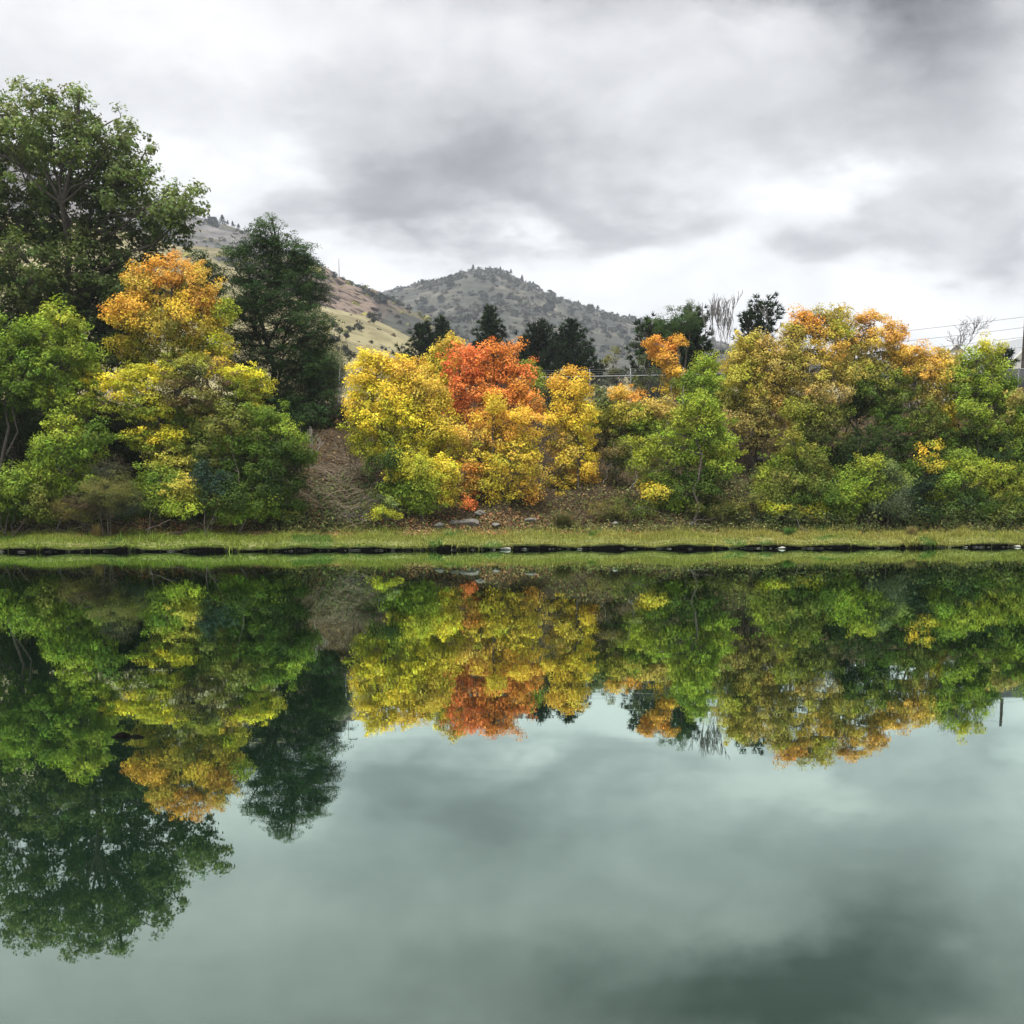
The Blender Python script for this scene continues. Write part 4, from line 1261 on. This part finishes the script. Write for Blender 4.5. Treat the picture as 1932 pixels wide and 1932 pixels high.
# ------------------------------------------------------------------ houses beyond the fence
M_SIDING = mat_noise('white_siding', (.62, .62, .61), (.74, .74, .73), 2.0, rough=.7, bump=.05)
M_CREAM = mat_noise('cream_siding', (.58, .55, .46), (.68, .65, .56), 2.0, rough=.7, bump=.05)
M_SHINGLE = mat_noise('grey_shingle', (.16, .17, .18), (.28, .29, .30), 6.0, rough=.9, bump=.3)
M_TRIM = mat_noise('white_trim', (.72, .72, .70), (.8, .8, .78), 3, rough=.6, bump=0)
M_GLASS = mat_noise('window_glass', (.02, .025, .03), (.05, .055, .06), 1.0, rough=.08, bump=0, spec=.6)


def house(label, peak_px, peak_py, Y, hw, depth, rise, rot, wall_mat, win):
    pk = P(peak_px, peak_py, Y)
    zb = float(ground(pk[0], Y))
    root = empty('house', (pk[0], Y, zb))
    root.rotation_euler.z = R(rot)
    tag(root, label, 'house')
    H = pk[2] - zb
    he = H - rise
    V = np.array([[-hw, 0, -.5], [hw, 0, -.5], [hw, 0, he], [0, 0, H - .12], [-hw, 0, he],
                  [-hw, depth, -.5], [hw, depth, -.5], [hw, depth, he], [0, depth, H - .12], [-hw, depth, he]], float)
    me = bpy.data.meshes.new('wall')
    me.from_pydata([tuple(v) for v in V], [], [(0, 1, 2, 3, 4), (9, 8, 7, 6, 5), (1, 6, 7, 2), (5, 0, 4, 9)])
    link('wall', me, wall_mat, root)
    for s in (-1, 1):
        ov = .45
        sl = rise / hw
        x0, z0, x1, z1 = 0.0, H, s * (hw + ov), he - sl * ov + .02
        y0, y1, th = -.4, depth + .4, .16
        Vr = [(x0, y0, z0), (x1, y0, z1), (x1, y1, z1), (x0, y1, z0), (x0, y0, z0 - th), (x1, y0, z1 - th), (x1, y1, z1 - th), (x0, y1, z0 - th)]
        mr = bpy.data.meshes.new('roof')
        mr.from_pydata(Vr, [], [(0, 1, 2, 3), (7, 6, 5, 4), (0, 4, 5, 1), (1, 5, 6, 2), (2, 6, 7, 3)])
        ro = link('roof', mr, M_SHINGLE, root)
        mf = bpy.data.meshes.new('fascia')
        e = .03
        mf.from_pydata([(x0, y0 - e, z0 + .01), (x1, y0 - e, z1 + .01), (x1, y0 - e, z1 - th - .04), (x0, y0 - e, z0 - th - .04)], [], [(0, 1, 2, 3)])
        link('fascia', mf, M_TRIM, ro)
    for (wx, wz, ww, wh) in win:
        fr = link('window', box_mesh('window', [((wx, -.03, wz - wh / 2 - .05), (ww / 2 + .08, .05, .05)), ((wx, -.03, wz + wh / 2 + .05), (ww / 2 + .08, .05, .05)),
                                                ((wx - ww / 2 - .04, -.03, wz), (.04, .05, wh / 2)), ((wx + ww / 2 + .04, -.03, wz), (.04, .05, wh / 2)), ((wx, -.025, wz), (.02, .04, wh / 2))]), M_TRIM, root)
        link('pane', box_mesh('pane', [((wx, -.012, wz), (ww / 2, .008, wh / 2))]), M_GLASS, fr)
    return root


house('cream gabled house with grey roof half hidden behind the orange maple', 1806, 648, 128, 3.4, 9, 2.7, -24, M_CREAM, [(.2, 5.0, 1.2, 1.3), (-1.4, 2.0, 1.2, 1.3), (1.5, 2.0, 1.2, 1.3)])
house('white gabled house with steep grey roof beside the utility pole', 1950, 634, 118, 3.2, 9, 3.0, 14, M_SIDING, [(0, 4.6, 1.1, 1.3), (-1.5, 1.8, 1.2, 1.3), (1.5, 1.8, 1.2, 1.3)])
house('low white garage with grey roof attached left of the white house', 1893, 664, 124, 2.0, 6, .9, 82, M_SIDING, [(0, 3.2, .9, .9)])


# ------------------------------------------------------------------ hillside growth
def far_shrubs(name, H, n, seed, ppx, ppy, ylim, size, cols, keep=None, leafn=16, flat=.7):
    """low shrubs scattered over a hill face, in one mass"""
    rng = np.random.default_rng(seed)
    X = rng.uniform(*ppx, n)
    Yv = rng.uniform(*ppy, n)
    Z = H.z(X, Yv)
    dens = fbm(X, Yv, seed + 1, 4, 1.2 / 100) * .35 + .5
    ok = rng.random(n) < np.clip((dens - .25) * 1.6, .08, 1)
    if keep is not None:
        ok &= keep(X, Yv, Z)
    X, Yv, Z = X[ok], Yv[ok], Z[ok]
    m = len(X)
    s = size * np.exp(rng.normal(size=m) * .45)
    idx = np.repeat(np.arange(m), leafn)
    d = rdir(rng, len(idx))
    d[:, 2] = np.abs(d[:, 2])
    q = (rng.random(len(idx)) ** .4)[:, None]
    C = np.stack([X, Yv, Z], -1)[idx] + d * q * s[idx][:, None] * np.array([.7, .7, flat])
    N = norm(d + np.array([0, 0, .5]) + rng.normal(size=d.shape) * .3)
    pc = np.array([PAL[c] for c in cols])[rng.integers(0, len(cols), m)] * np.exp(rng.normal(size=(m, 1)) * .25)
    CO = pc[idx] * np.exp(rng.normal(size=(len(idx), 1)) * .2)
    o = link(name, leaves_mesh(name, C, N, s[idx] * .62, np.clip(CO, .002, .6), rng, wid=.95), M_LEAF)
    return tag(o, kind='stuff')


PAL['scrub'] = lin((84, 90, 78)) * .30
PAL['scrub2'] = lin((74, 82, 78)) * .27
PAL['scrub3'] = lin((110, 106, 94)) * .32
far_shrubs('hillside_scrub', HC, 20000, 401, (-330, 520), (430, 1065), None, 2.3, ('scrub', 'scrub2', 'scrub3', 'scrub'), leafn=12)
far_shrubs('hillside_scrub', HU, 2500, 402, (-420, -60), (400, 765), None, 2.4, ('scrub', 'scrub2'), leafn=12)
far_shrubs('hillside_scrub', HR, 6500, 403, (-230, 70), (260, 525), None, 1.7, ('scrub', 'scrub2', 'olive'), leafn=14)
far_shrubs('hillside_scrub', HT, 900, 404, (-150, 60), (110, 330), None, .7, ('scrub3', 'brown', 'olive', 'scrub'), leafn=14, flat=.5)


def small_tree_mesh(seed, kind):
    rng = np.random.default_rng(seed)
    if kind == 'pine':
        n = 260
        u = rng.random(n) ** .7
        a = rng.uniform(0, 6.28, n)
        r = (1 - u) * .34 * rng.uniform(.4, 1.1, n) + .03
        C = np.stack([np.cos(a) * r, np.sin(a) * r, .12 + u * .88], -1)
        N = norm(np.stack([np.cos(a), np.sin(a), np.full(n, .6)], -1) + rng.normal(size=(n, 3)) * .4)
        s = np.full(n, .13)
    else:
        n = 260
        d = rdir(rng, n)
        lob = rdir(rng, 6) * .28
        C = lob[rng.integers(0, 6, n)] * np.array([1, 1, .7]) + d * .26 * (rng.random(n) ** .4)[:, None]
        C[:, 2] += .48
        N = norm(d + np.array([0, 0, .5]) + rng.normal(size=(n, 3)) * .3)
        s = np.full(n, .13)
    col = np.tile(PAL['scrub2'] * .75 if kind == 'pine' else PAL['scrub'] * .85, (n, 1)) * np.exp(rng.normal(size=(n, 1)) * .22)
    cm = leaves_mesh('crown', C, N, s, col, rng, wid=.9)
    cm.materials.append(M_LEAF)
    tm = tubes_mesh('trunk', [(np.array([[0, 0, -.15], [0, 0, .4], [0, 0, .8]]), [.03, .02, .01])], 5)
    tm.materials.append(M_BARK)
    return cm, tm


PINES = [small_tree_mesh(500 + k, 'pine') for k in range(3)]
BUSHES = [small_tree_mesh(510 + k, 'bush') for k in range(3)]


def place_small(name, label, group, pool, k, loc, h, w, rng, cat='tree'):
    cm, tm = pool[k % len(pool)]
    root = empty(name, loc)
    root.scale = (h * w, h * w, h)
    root.rotation_euler.z = rng.uniform(0, 6.28)
    tag(root, label, cat, group)
    link('crown', cm, None, root)
    link('trunk', tm, None, root)


rng0 = np.random.default_rng(77)
for k, px in enumerate([737, 745, 757, 764, 771, 790, 797, 808, 815, 826, 833, 850, 862, 893, 904, 918, 926, 944, 957, 964, 985, 992, 1000, 1006, 1012, 1040, 1062, 1085, 1091, 1128, 1137, 1165, 1188, 1194, 1210]):
    X = P(px, 540, 1060)[0]
    Yv = 1058.0
    place_small('pine_tree', 'tiny pine on the skyline of the far rounded hill', 'pines along the far hill skyline', PINES if k % 3 else BUSHES, k, (X, Yv, float(HC.z(X, Yv)) - .4), rng0.uniform(2.4, 4.8) * (1.0 if k % 3 else .75), rng0.uniform(1.0, 1.6), rng0)
for k, px in enumerate([388, 398, 410, 422, 432, 441, 452, 600, 612]):
    X = P(px, 430, 760)[0]
    Yv = 757.0
    place_small('pine_tree', 'tiny pine on the grey upper hill behind the cottonwood', 'pines on the upper hill skyline', PINES, k, (X, Yv, float(HU.z(X, Yv)) - .4), rng0.uniform(2.8, 5.5), rng0.uniform(1.0, 1.6), rng0)
for k, (px, w) in enumerate([(584, 1), (628, 1), (634, .8), (650, 1), (668, 1.1), (690, 1.1), (705, 1.2), (720, 1.2), (742, 1.1), (760, 1.2), (775, 1.1)]):
    X = P(px, 540, 520)[0]
    place_small('juniper_shrub', 'small round juniper on the skyline of the rocky ridge', 'junipers on the rocky ridge skyline', BUSHES, k, (X, 517.0, float(HR.z(X, 517.0)) - .2), rng0.uniform(1.6, 3.2), w, rng0, 'shrub')
for k in range(60):
    px, py = rng0.uniform(760, 1220), rng0.uniform(530, 690)
    h = ray_hit(px, py, HC, 430, 1060)
    if h is not None:
        place_small('juniper_tree', 'dark dot of juniper on the face of the far rounded hill', 'junipers dotted over the far hill face', BUSHES, k, h, rng0.uniform(3.5, 7), rng0.uniform(.9, 1.4), rng0)
for k, (px, py, hh) in enumerate([(700, 604, 5), (706, 612, 4.5), (675, 622, 3), (664, 628, 3.2), (652, 640, 3.4), (640, 632, 3), (682, 626, 3.0), (632, 620, 3.0), (717, 600, 4), (760, 660, 2.0), (655, 622, 2), (728, 664, 1.6), (700, 650, 1.8)]):
    h = ray_hit(px, py, HT, 96, 330)
    if h is None:
        h = ray_hit(px, py, HR, 250, 520)
    if h is not None:
        place_small('juniper_shrub', 'small dark bush dotted on the tan grassy hillside', 'bushes dotted on the tan hillside', BUSHES, k, h, hh * .55, 1.0, rng0, 'shrub')
for k, (px, py, hh) in enumerate([(632, 652, 3.6), (645, 668, 3.0), (660, 682, 3.0)]):
    h = ray_hit(px, py, HT, 96, 330)
    if h is not None:
        place_small('hillside_bush', 'green leafy bush low on the tan hillside by the willow', 'green bushes low on the tan hillside', BUSHES, k, h, hh * .6, 1.1, rng0, 'shrub')


# ------------------------------------------------------------------ rock
def rock_mesh(seed, sub=3, flat=.6, rough=.3):
    import bmesh
    rng = np.random.default_rng(seed)
    bm = bmesh.new()
    bmesh.ops.create_icosphere(bm, subdivisions=sub, radius=1.0)
    co = np.array([v.co[:] for v in bm.verts])
    dirs = rdir(rng, 9)
    lim = rng.uniform(.55, .95, 9)
    for d, l in zip(dirs, lim):                       # flat broken facets
        dist = co @ d
        co -= np.maximum(dist - l, 0)[:, None] * d
    co *= 1 + rough * .25 * np.sin(co @ rng.normal(size=3) * 3.1 + 1)[:, None]
    co *= np.array([1, rng.uniform(.7, 1.0), flat])
    for v, c in zip(bm.verts, co):
        v.co = c
    me = bpy.data.meshes.new('rock')
    bm.to_mesh(me)
    bm.free()
    return me


M_RED = mat_noise('red_rock', tuple(lin((84, 74, 68)) * .34), tuple(lin((156, 134, 116)) * .40), 1.6, c3=tuple(lin((118, 106, 98)) * .36), bump=1.0)
RM = [rock_mesh(600 + k) for k in range(5)]
for k in range(130):
    px = rng0.uniform(598, 700)
    py = np.interp(px, [598, 640, 700], [515, 545, 588]) + rng0.normal() * 16 + 10
    h = ray_hit(px, py, HR, 260, 522)
    if h is None:
        continue
    me = RM[k % 5].copy()
    me.materials.clear()
    me.materials.append(M_RED)
    o = link('rock_outcrop', me, None, None, h)
    s = rng0.uniform(1.2, 3.8)
    o.scale = (s * 1.6, s, s * rng0.uniform(.6, 1.0))
    o.rotation_euler = (rng0.normal() * .2, R(28) + rng0.normal() * .15, rng0.normal() * .4)
    tag(o, 'tilted slab of reddish rock in the outcrop on the ridge', 'rock', 'red rock slabs of the ridge outcrop')


def boulder(px, py, Y, s, label, mat, k, sx=1.4):
    h = ghit(px, py + 4)
    X, Y = h[0], float(h[1])
    me = RM[k % 5].copy()
    me.materials.clear()
    me.materials.append(mat)
    z = float(ground(X, Y))
    o = link('boulder', me, None, None, (X, Y, z + s * .18))
    o.scale = (s * sx, s, s)
    o.rotation_euler = (0, 0, k * 1.3)
    tag(o, label, 'boulder')


boulder(888, 988, 45.2, .36, 'largest grey boulder lying under the golden maple', M_ROCK, 0)
boulder(828, 990, 45.2, .24, 'rounded brown grey boulder left of the largest boulder', M_ROCK, 1, 1.1)
boulder(857, 985, 45.5, .22, 'grey boulder wedged between rounded and largest boulders', M_ROCK, 2, 1.2)
boulder(908, 966, 46.0, .22, 'pale grey boulder resting just above the largest boulder', M_ROCK, 3, 1.3)
boulder(935, 990, 45.3, .2, 'brownish boulder among orange leaves right of the largest boulder', M_ROCK, 4, 1.3)
boulder(1003, 980, 45.6, .2, 'flat grey boulder in leaf litter under orange leaves', M_ROCK, 0, 1.4)
boulder(1160, 986, 45.7, .17, 'small pale boulder alone in leaf litter right of golden column', M_PALEROCK, 1, 1.2)
boulder(1426, 980, 46.1, .2, 'grey boulder between round green maple and yellow leaved bush', M_ROCK, 2, 1.4)
boulder(1305, 985, 46.0, .16, 'dull boulder at the root of the round green maple', M_ROCK, 3, 1.4)
boulder(1425, 885, 49.5, .26, 'lichen grey rock high on the bare dark slope', M_ROCK, 4, 1.5)
boulder(1432, 865, 50.2, .2, 'smaller rock just above the lichen grey rock on the slope', M_ROCK, 1, 1.5)

# stones along the undercut water edge
def shore_stone(px, s, label, mat, k, group=None, dt=.0):
    X = P(px, 1030, 43)[0]
    for _ in range(4):
        X = P(px, 1030, float(edge(X)))[0]
    me = RM[k % 5].copy()
    me.materials.clear()
    me.materials.append(mat)
    o = link('shore_stone', me, None, None, (X, float(edge(X)) + dt, s * .25))
    o.scale = (s * 1.7, s, s * .8)
    o.rotation_euler = (0, 0, k * .9)
    tag(o, label, 'stone', group)


shore_stone(955, .14, 'flat white stone at the water edge below the golden maple', M_PALEROCK, 0, None, -.12)
shore_stone(1474, .13, 'flat white stone at the water edge below the yellow leaved bush', M_PALEROCK, 1, None, -.12)
shore_stone(1916, .12, 'flat white stone at the water edge near the last bush', M_PALEROCK, 2, None, -.12)
for k in range(150):
    px = rng0.uniform(-20, 1952) if k % 3 else rng0.uniform(400, 1950)
    pale = rng0.random()
    shore_stone(px, rng0.uniform(.03, .085), 'small stone wedged in the muddy undercut of the grassy bank' if pale > .12 else 'small pale stone in the muddy undercut of the grassy bank',
                M_PALEROCK if pale < .12 else (M_ROCK if pale < .3 else M_DARKROCK), k, 'stones in the undercut bank' if pale > .12 else 'pale stones in the undercut bank', rng0.uniform(-.06, .2))


# ------------------------------------------------------------------ grass, fallen leaves, ground cover
def build_grass():
    rng = np.random.default_rng(31)
    n = 120000
    X = rng.uniform(-24, 28, n)
    t = rng.uniform(-.14, 1.2, n) + rng.random(n) ** 1.4 * .95
    edgeb = rng.random(n) < .2
    t[edgeb] = rng.uniform(-.16, .05, edgeb.sum())
    Y = edge(X) + t
    Z = verge_z(t) + .03 * np.sin(X * 2.2) + np.interp(t, [.05, .25, .65, 1.1], [1, .6, .2, 0]) * .026 * fbm(X, X * 0 + 9, 56, 4, .3) + .012
    Y = Y + np.where(t < .1, .05 * fbm(X, X * 0, 55, 4, .25), 0)
    tall = rng.random(n)
    h = rng.uniform(.035, .095, n) * (1 + .9 * (fbm(X, Y, 71, 3, .3) > .45)) * (1 + .5 * (t > 1.6))
    h = np.where(tall > .965, h * rng.uniform(1.5, 2.8, n), h)
    a = rng.uniform(0, 6.28, n)
    lean = rng.uniform(.1, .8, n)
    w = rng.uniform(.006, .015, n)
    dx, dy = np.cos(a), np.sin(a)
    hang = (t < 0)
    b = np.stack([X, Y, Z], -1)
    tip = b + np.stack([dx * h * lean, dy * h * lean - np.where(hang, .08, 0), np.where(hang, -h * rng.uniform(-.6, 1.6, n), h)], -1)
    sd_ = np.stack([-dy, dx, np.zeros(n)], -1) * w[:, None]
    V = np.stack([b - sd_, b + sd_, tip], 1).reshape(-1, 3)
    # colour: fresh green on the left, drier straw to the right, patchy
    f = np.clip(sstep(-16, 4, X) * .75 + fbm(X, Y * 2, 72, 4, .12) * .35, 0, 1)
    gcol, scol = lin((136, 156, 64)) * .60, lin((178, 172, 92)) * .58
    col = gcol * (1 - f[:, None]) + scol * f[:, None]
    fr = (fbm(X, Y, 73, 4, .2) > .55)[:, None]
    col = np.where(fr, lin((110, 140, 62)) * .6, col) * np.exp(rng.normal(size=(n, 1)) * .28)
    o = link('grass', mesh_np('grass', V, np.arange(n * 3).reshape(n, 3), 3, np.clip(col, 0, .8)), M_LEAF)
    tag(o, 'short green and straw coloured grass covering the verge', 'grass', kind='stuff')


def litter(name, label, cat, n, seed, cols, size, tr, dens_fn, lift=.03, up=.75, wid=.8, tall=0.0):
    rng = np.random.default_rng(seed)
    X = rng.uniform(-24, 28, n)
    t = rng.uniform(*tr, n)
    Y = edge(X) + t
    ok = rng.random(n) < dens_fn(X, t, Y)
    X, t, Y = X[ok], t[ok], Y[ok]
    m = len(X)
    Z = np.where(t < 2.1, np.maximum(verge_z(t), ground(X, Y)), ground(X, Y)) + lift * rng.random(m) + tall * rng.random(m) ** 1.5
    N = norm(rng.normal(size=(m, 3)) * .5 + np.array([0, -.2, up]))
    pc = np.array([lin(c) for c in cols]) * .62
    CO = pc[rng.integers(0, len(cols), m)] * np.exp(rng.normal(size=(m, 1)) * .3)
    o = link(name, leaves_mesh(name, np.stack([X, Y, Z], -1), N, rng.uniform(.6, 1.4, m) * size, np.clip(CO, 0, .8), rng, wid=wid), M_LEAF)
    tag(o, label, cat, kind='stuff')


build_grass()
litter('fallen_leaves', 'brown and orange fallen leaves scattered over the slope', 'leaves', 140000, 81,
       [(142, 118, 82), (120, 98, 70), (94, 80, 60), (160, 136, 92), (80, 70, 54), (146, 112, 74), (116, 108, 78)], .10, (1.2, 15),
       lambda X, t, Y: np.where(t < 4.5, .85, .45) * np.where(t < 1.95, .35 * np.exp(-((X + 2) / 9) ** 2) + .08, 1))
litter('fallen_leaves', 'pale orange drift of fallen leaves along the verge top', 'leaves', 26000, 82,
       [(204, 164, 120), (190, 144, 104), (176, 148, 112), (206, 140, 98)], .09, (1.35, 3.2),
       lambda X, t, Y: .9 * np.exp(-((X + 1.5) / 4.5) ** 2) + .7 * np.exp(-((X + 12) / 2.6) ** 2) * (t > 1.6) + .05)
litter('ground_cover', 'low green creeping plants at the foot of the slope', 'ground cover', 120000, 83,
       [(112, 120, 68), (96, 108, 60), (132, 132, 80), (84, 94, 56), (140, 136, 84)], .085, (1.5, 6.0),
       lambda X, t, Y: np.clip(.75 * np.exp(-((X - 7) / 5.5) ** 2) + .4 * (X > 9) + .35 * np.exp(-((X + 7) / 2.2) ** 2) * (t < 3) + .12, 0, 1) * np.exp(-(t - 1.5) / 2.6) * np.where(t < 2, .5, 1), lift=.06, tall=.22)
litter('ground_cover', 'dry weedy stems and seedheads scattered on the slope', 'ground cover', 70000, 84,
       [(120, 108, 74), (140, 126, 88), (96, 86, 58), (104, 104, 66), (84, 88, 54)], .17, (2.3, 14), lambda X, t, Y: .45 + 0 * X, lift=.05, up=.1, wid=.12, tall=.35)


litter('ground_cover', 'knee high dark green weeds crowding the top of the verge', 'ground cover', 150000, 85,
       [(84, 100, 54), (70, 88, 48), (100, 112, 62), (60, 76, 46), (112, 118, 70)], .09, (1.6, 5.6),
       lambda X, t, Y: np.clip(.95 * sstep(7.5, 10, X) + .8 * sstep(-10.5, -12.5, X) * sstep(2.2, 2.8, t) + .5 * np.exp(-((X + 7) / 2.2) ** 2), 0, 1) * np.exp(-((t - 2.9) / 2.2) ** 2) * (fbm(X, Y, 86, 4, .35) > -.25), lift=.05, tall=.75)


# straw tufts
def tuft(name, label, px, Y, n, h, spread, col, seed):
    rng = np.random.default_rng(seed)
    X = P(px, 990, Y)[0]
    base = np.array([X, Y, float(max(ground(X, Y), verge_z(Y - edge(X)) if Y - edge(X) < 2.4 else -9))])
    a = rng.uniform(0, 6.28, n)
    le = rng.uniform(.1, .9, n) * spread
    hh = h * rng.uniform(.5, 1.1, n)
    b = np.stack([rng.normal(size=n) * .08, rng.normal(size=n) * .08, np.full(n, -.03)], -1)
    tip = b + np.stack([np.cos(a) * le, np.sin(a) * le, hh], -1)
    mid = (b + tip) / 2 + np.stack([-np.cos(a) * le * .15, -np.sin(a) * le * .15, hh * .14], -1)
    sdv = np.stack([-np.sin(a), np.cos(a), 0 * a], -1) * .009
    V = np.stack([b - sdv, b + sdv, mid + sdv * .8, mid - sdv * .8, tip], 1).reshape(-1, 3)
    i = np.arange(n)[:, None] * 5
    Fq = np.concatenate([i + np.array([[0, 1, 2]]), i + np.array([[0, 2, 3]]), i + np.array([[3, 2, 4]])])
    c = np.tile(lin(col) * .66, (len(Fq), 1)) * np.exp(rng.normal(size=(len(Fq), 1)) * .22)
    o = link(name, mesh_np(name, V, Fq, 3, np.clip(c, 0, .8)), M_LEAF, None, base)
    tag(o, label, 'grass tuft')


tuft('grass_tuft', 'tall straw yellow grass tuft above the verge by the feathery shrub', 182, 42.9, 150, .5, .4, (168, 146, 92), 91)
tuft('grass_tuft', 'reddish brown dry weeds right of the tall straw tuft', 212, 43.1, 110, .45, .35, (118, 94, 70), 92)
tuft('grass_tuft', 'dark drooping grass clump under the slim golden maple', 1062, 46.2, 520, .62, .8, (104, 104, 66), 93)
tuft('grass_tuft', 'bright green weed mound beside the yellow leaved bush', 1490, 45.6, 420, .3, .45, (92, 130, 62), 94)
tuft('grass_tuft', 'drooping grey green grass clump left of round green maple', 1150, 46.6, 420, .5, .6, (128, 124, 84), 95)
tuft('grass_tuft', 'bleached grass clump at verge top below the silvery shrub', 1720, 46.0, 300, .4, .4, (160, 146, 96), 96)


# ------------------------------------------------------------------ floating driftwood
def driftwood():
    th = 8.6 + math.degrees(math.atan((1391 - CY) / F))
    Y = CAM_Z / math.tan(R(th))
    c = P(242, 1391, Y)
    rng = np.random.default_rng(4)
    t = np.linspace(-1, 1, 26)
    top = np.interp(t, [-1, -.75, -.5, -.25, .02, .16, .3, .55, .8, 1], [.0, .012, .030, .034, .024, .008, .015, .016, .008, -.002])
    hw = np.interp(t, [-1, -.6, -.2, .15, .5, 1], [.004, .030, .040, .022, .026, .003])
    ang = np.linspace(0, 2 * math.pi, 14, endpoint=False)
    V = []
    for i in range(26):
        ht = top[i] * 1.25 + .02
        for a in ang:
            V.append((t[i] * .135, np.cos(a) * hw[i] * 1.2 + .008 * math.sin(t[i] * 4), -.02 + max(0, np.sin(a)) * ht + min(0, np.sin(a)) * .02 + rng.normal() * .0012))
    V = np.array(V)
    i = np.arange(25)[:, None] * 14
    j = np.arange(14)[None, :]
    Fq = np.stack([i + j, i + (j + 1) % 14, i + 14 + (j + 1) % 14, i + 14 + j], -1).reshape(-1, 4)
    m = mat_noise('wet_black_wood', (.0008, .0008, .0008), (.003, .0026, .002), 30, rough=.45, bump=.4, spec=.015)
    o = link('driftwood', mesh_np('driftwood', V, Fq, 4, smooth=True), m, None, (c[0], c[1], 0))
    tag(o, 'wet black lump of driftwood floating alone on the pond', 'driftwood')


driftwood()


# ------------------------------------------------------------------ haze
def haze():
    m = bpy.data.materials.new('thin_haze')
    m.use_nodes = True
    g = NT(m.node_tree)
    g.n.remove(g.n['Principled BSDF'])
    pv = g.new('ShaderNodeVolumePrincipled')
    pv.inputs['Color'].default_value = (.86, .92, 1.0, 1)
    pv.inputs['Density'].default_value = .00022
    pv.inputs['Anisotropy'].default_value = .2
    g.l.new(pv.outputs[0], g.n['Material Output'].inputs['Volume'])
    o = link('haze', box_mesh('haze', [((0, 0, 0), (1750, 1750, 160))]), m, None, (0, 0, 150))
    tag(o, kind='stuff')


USE_HAZE = True
if USE_HAZE:
    haze()
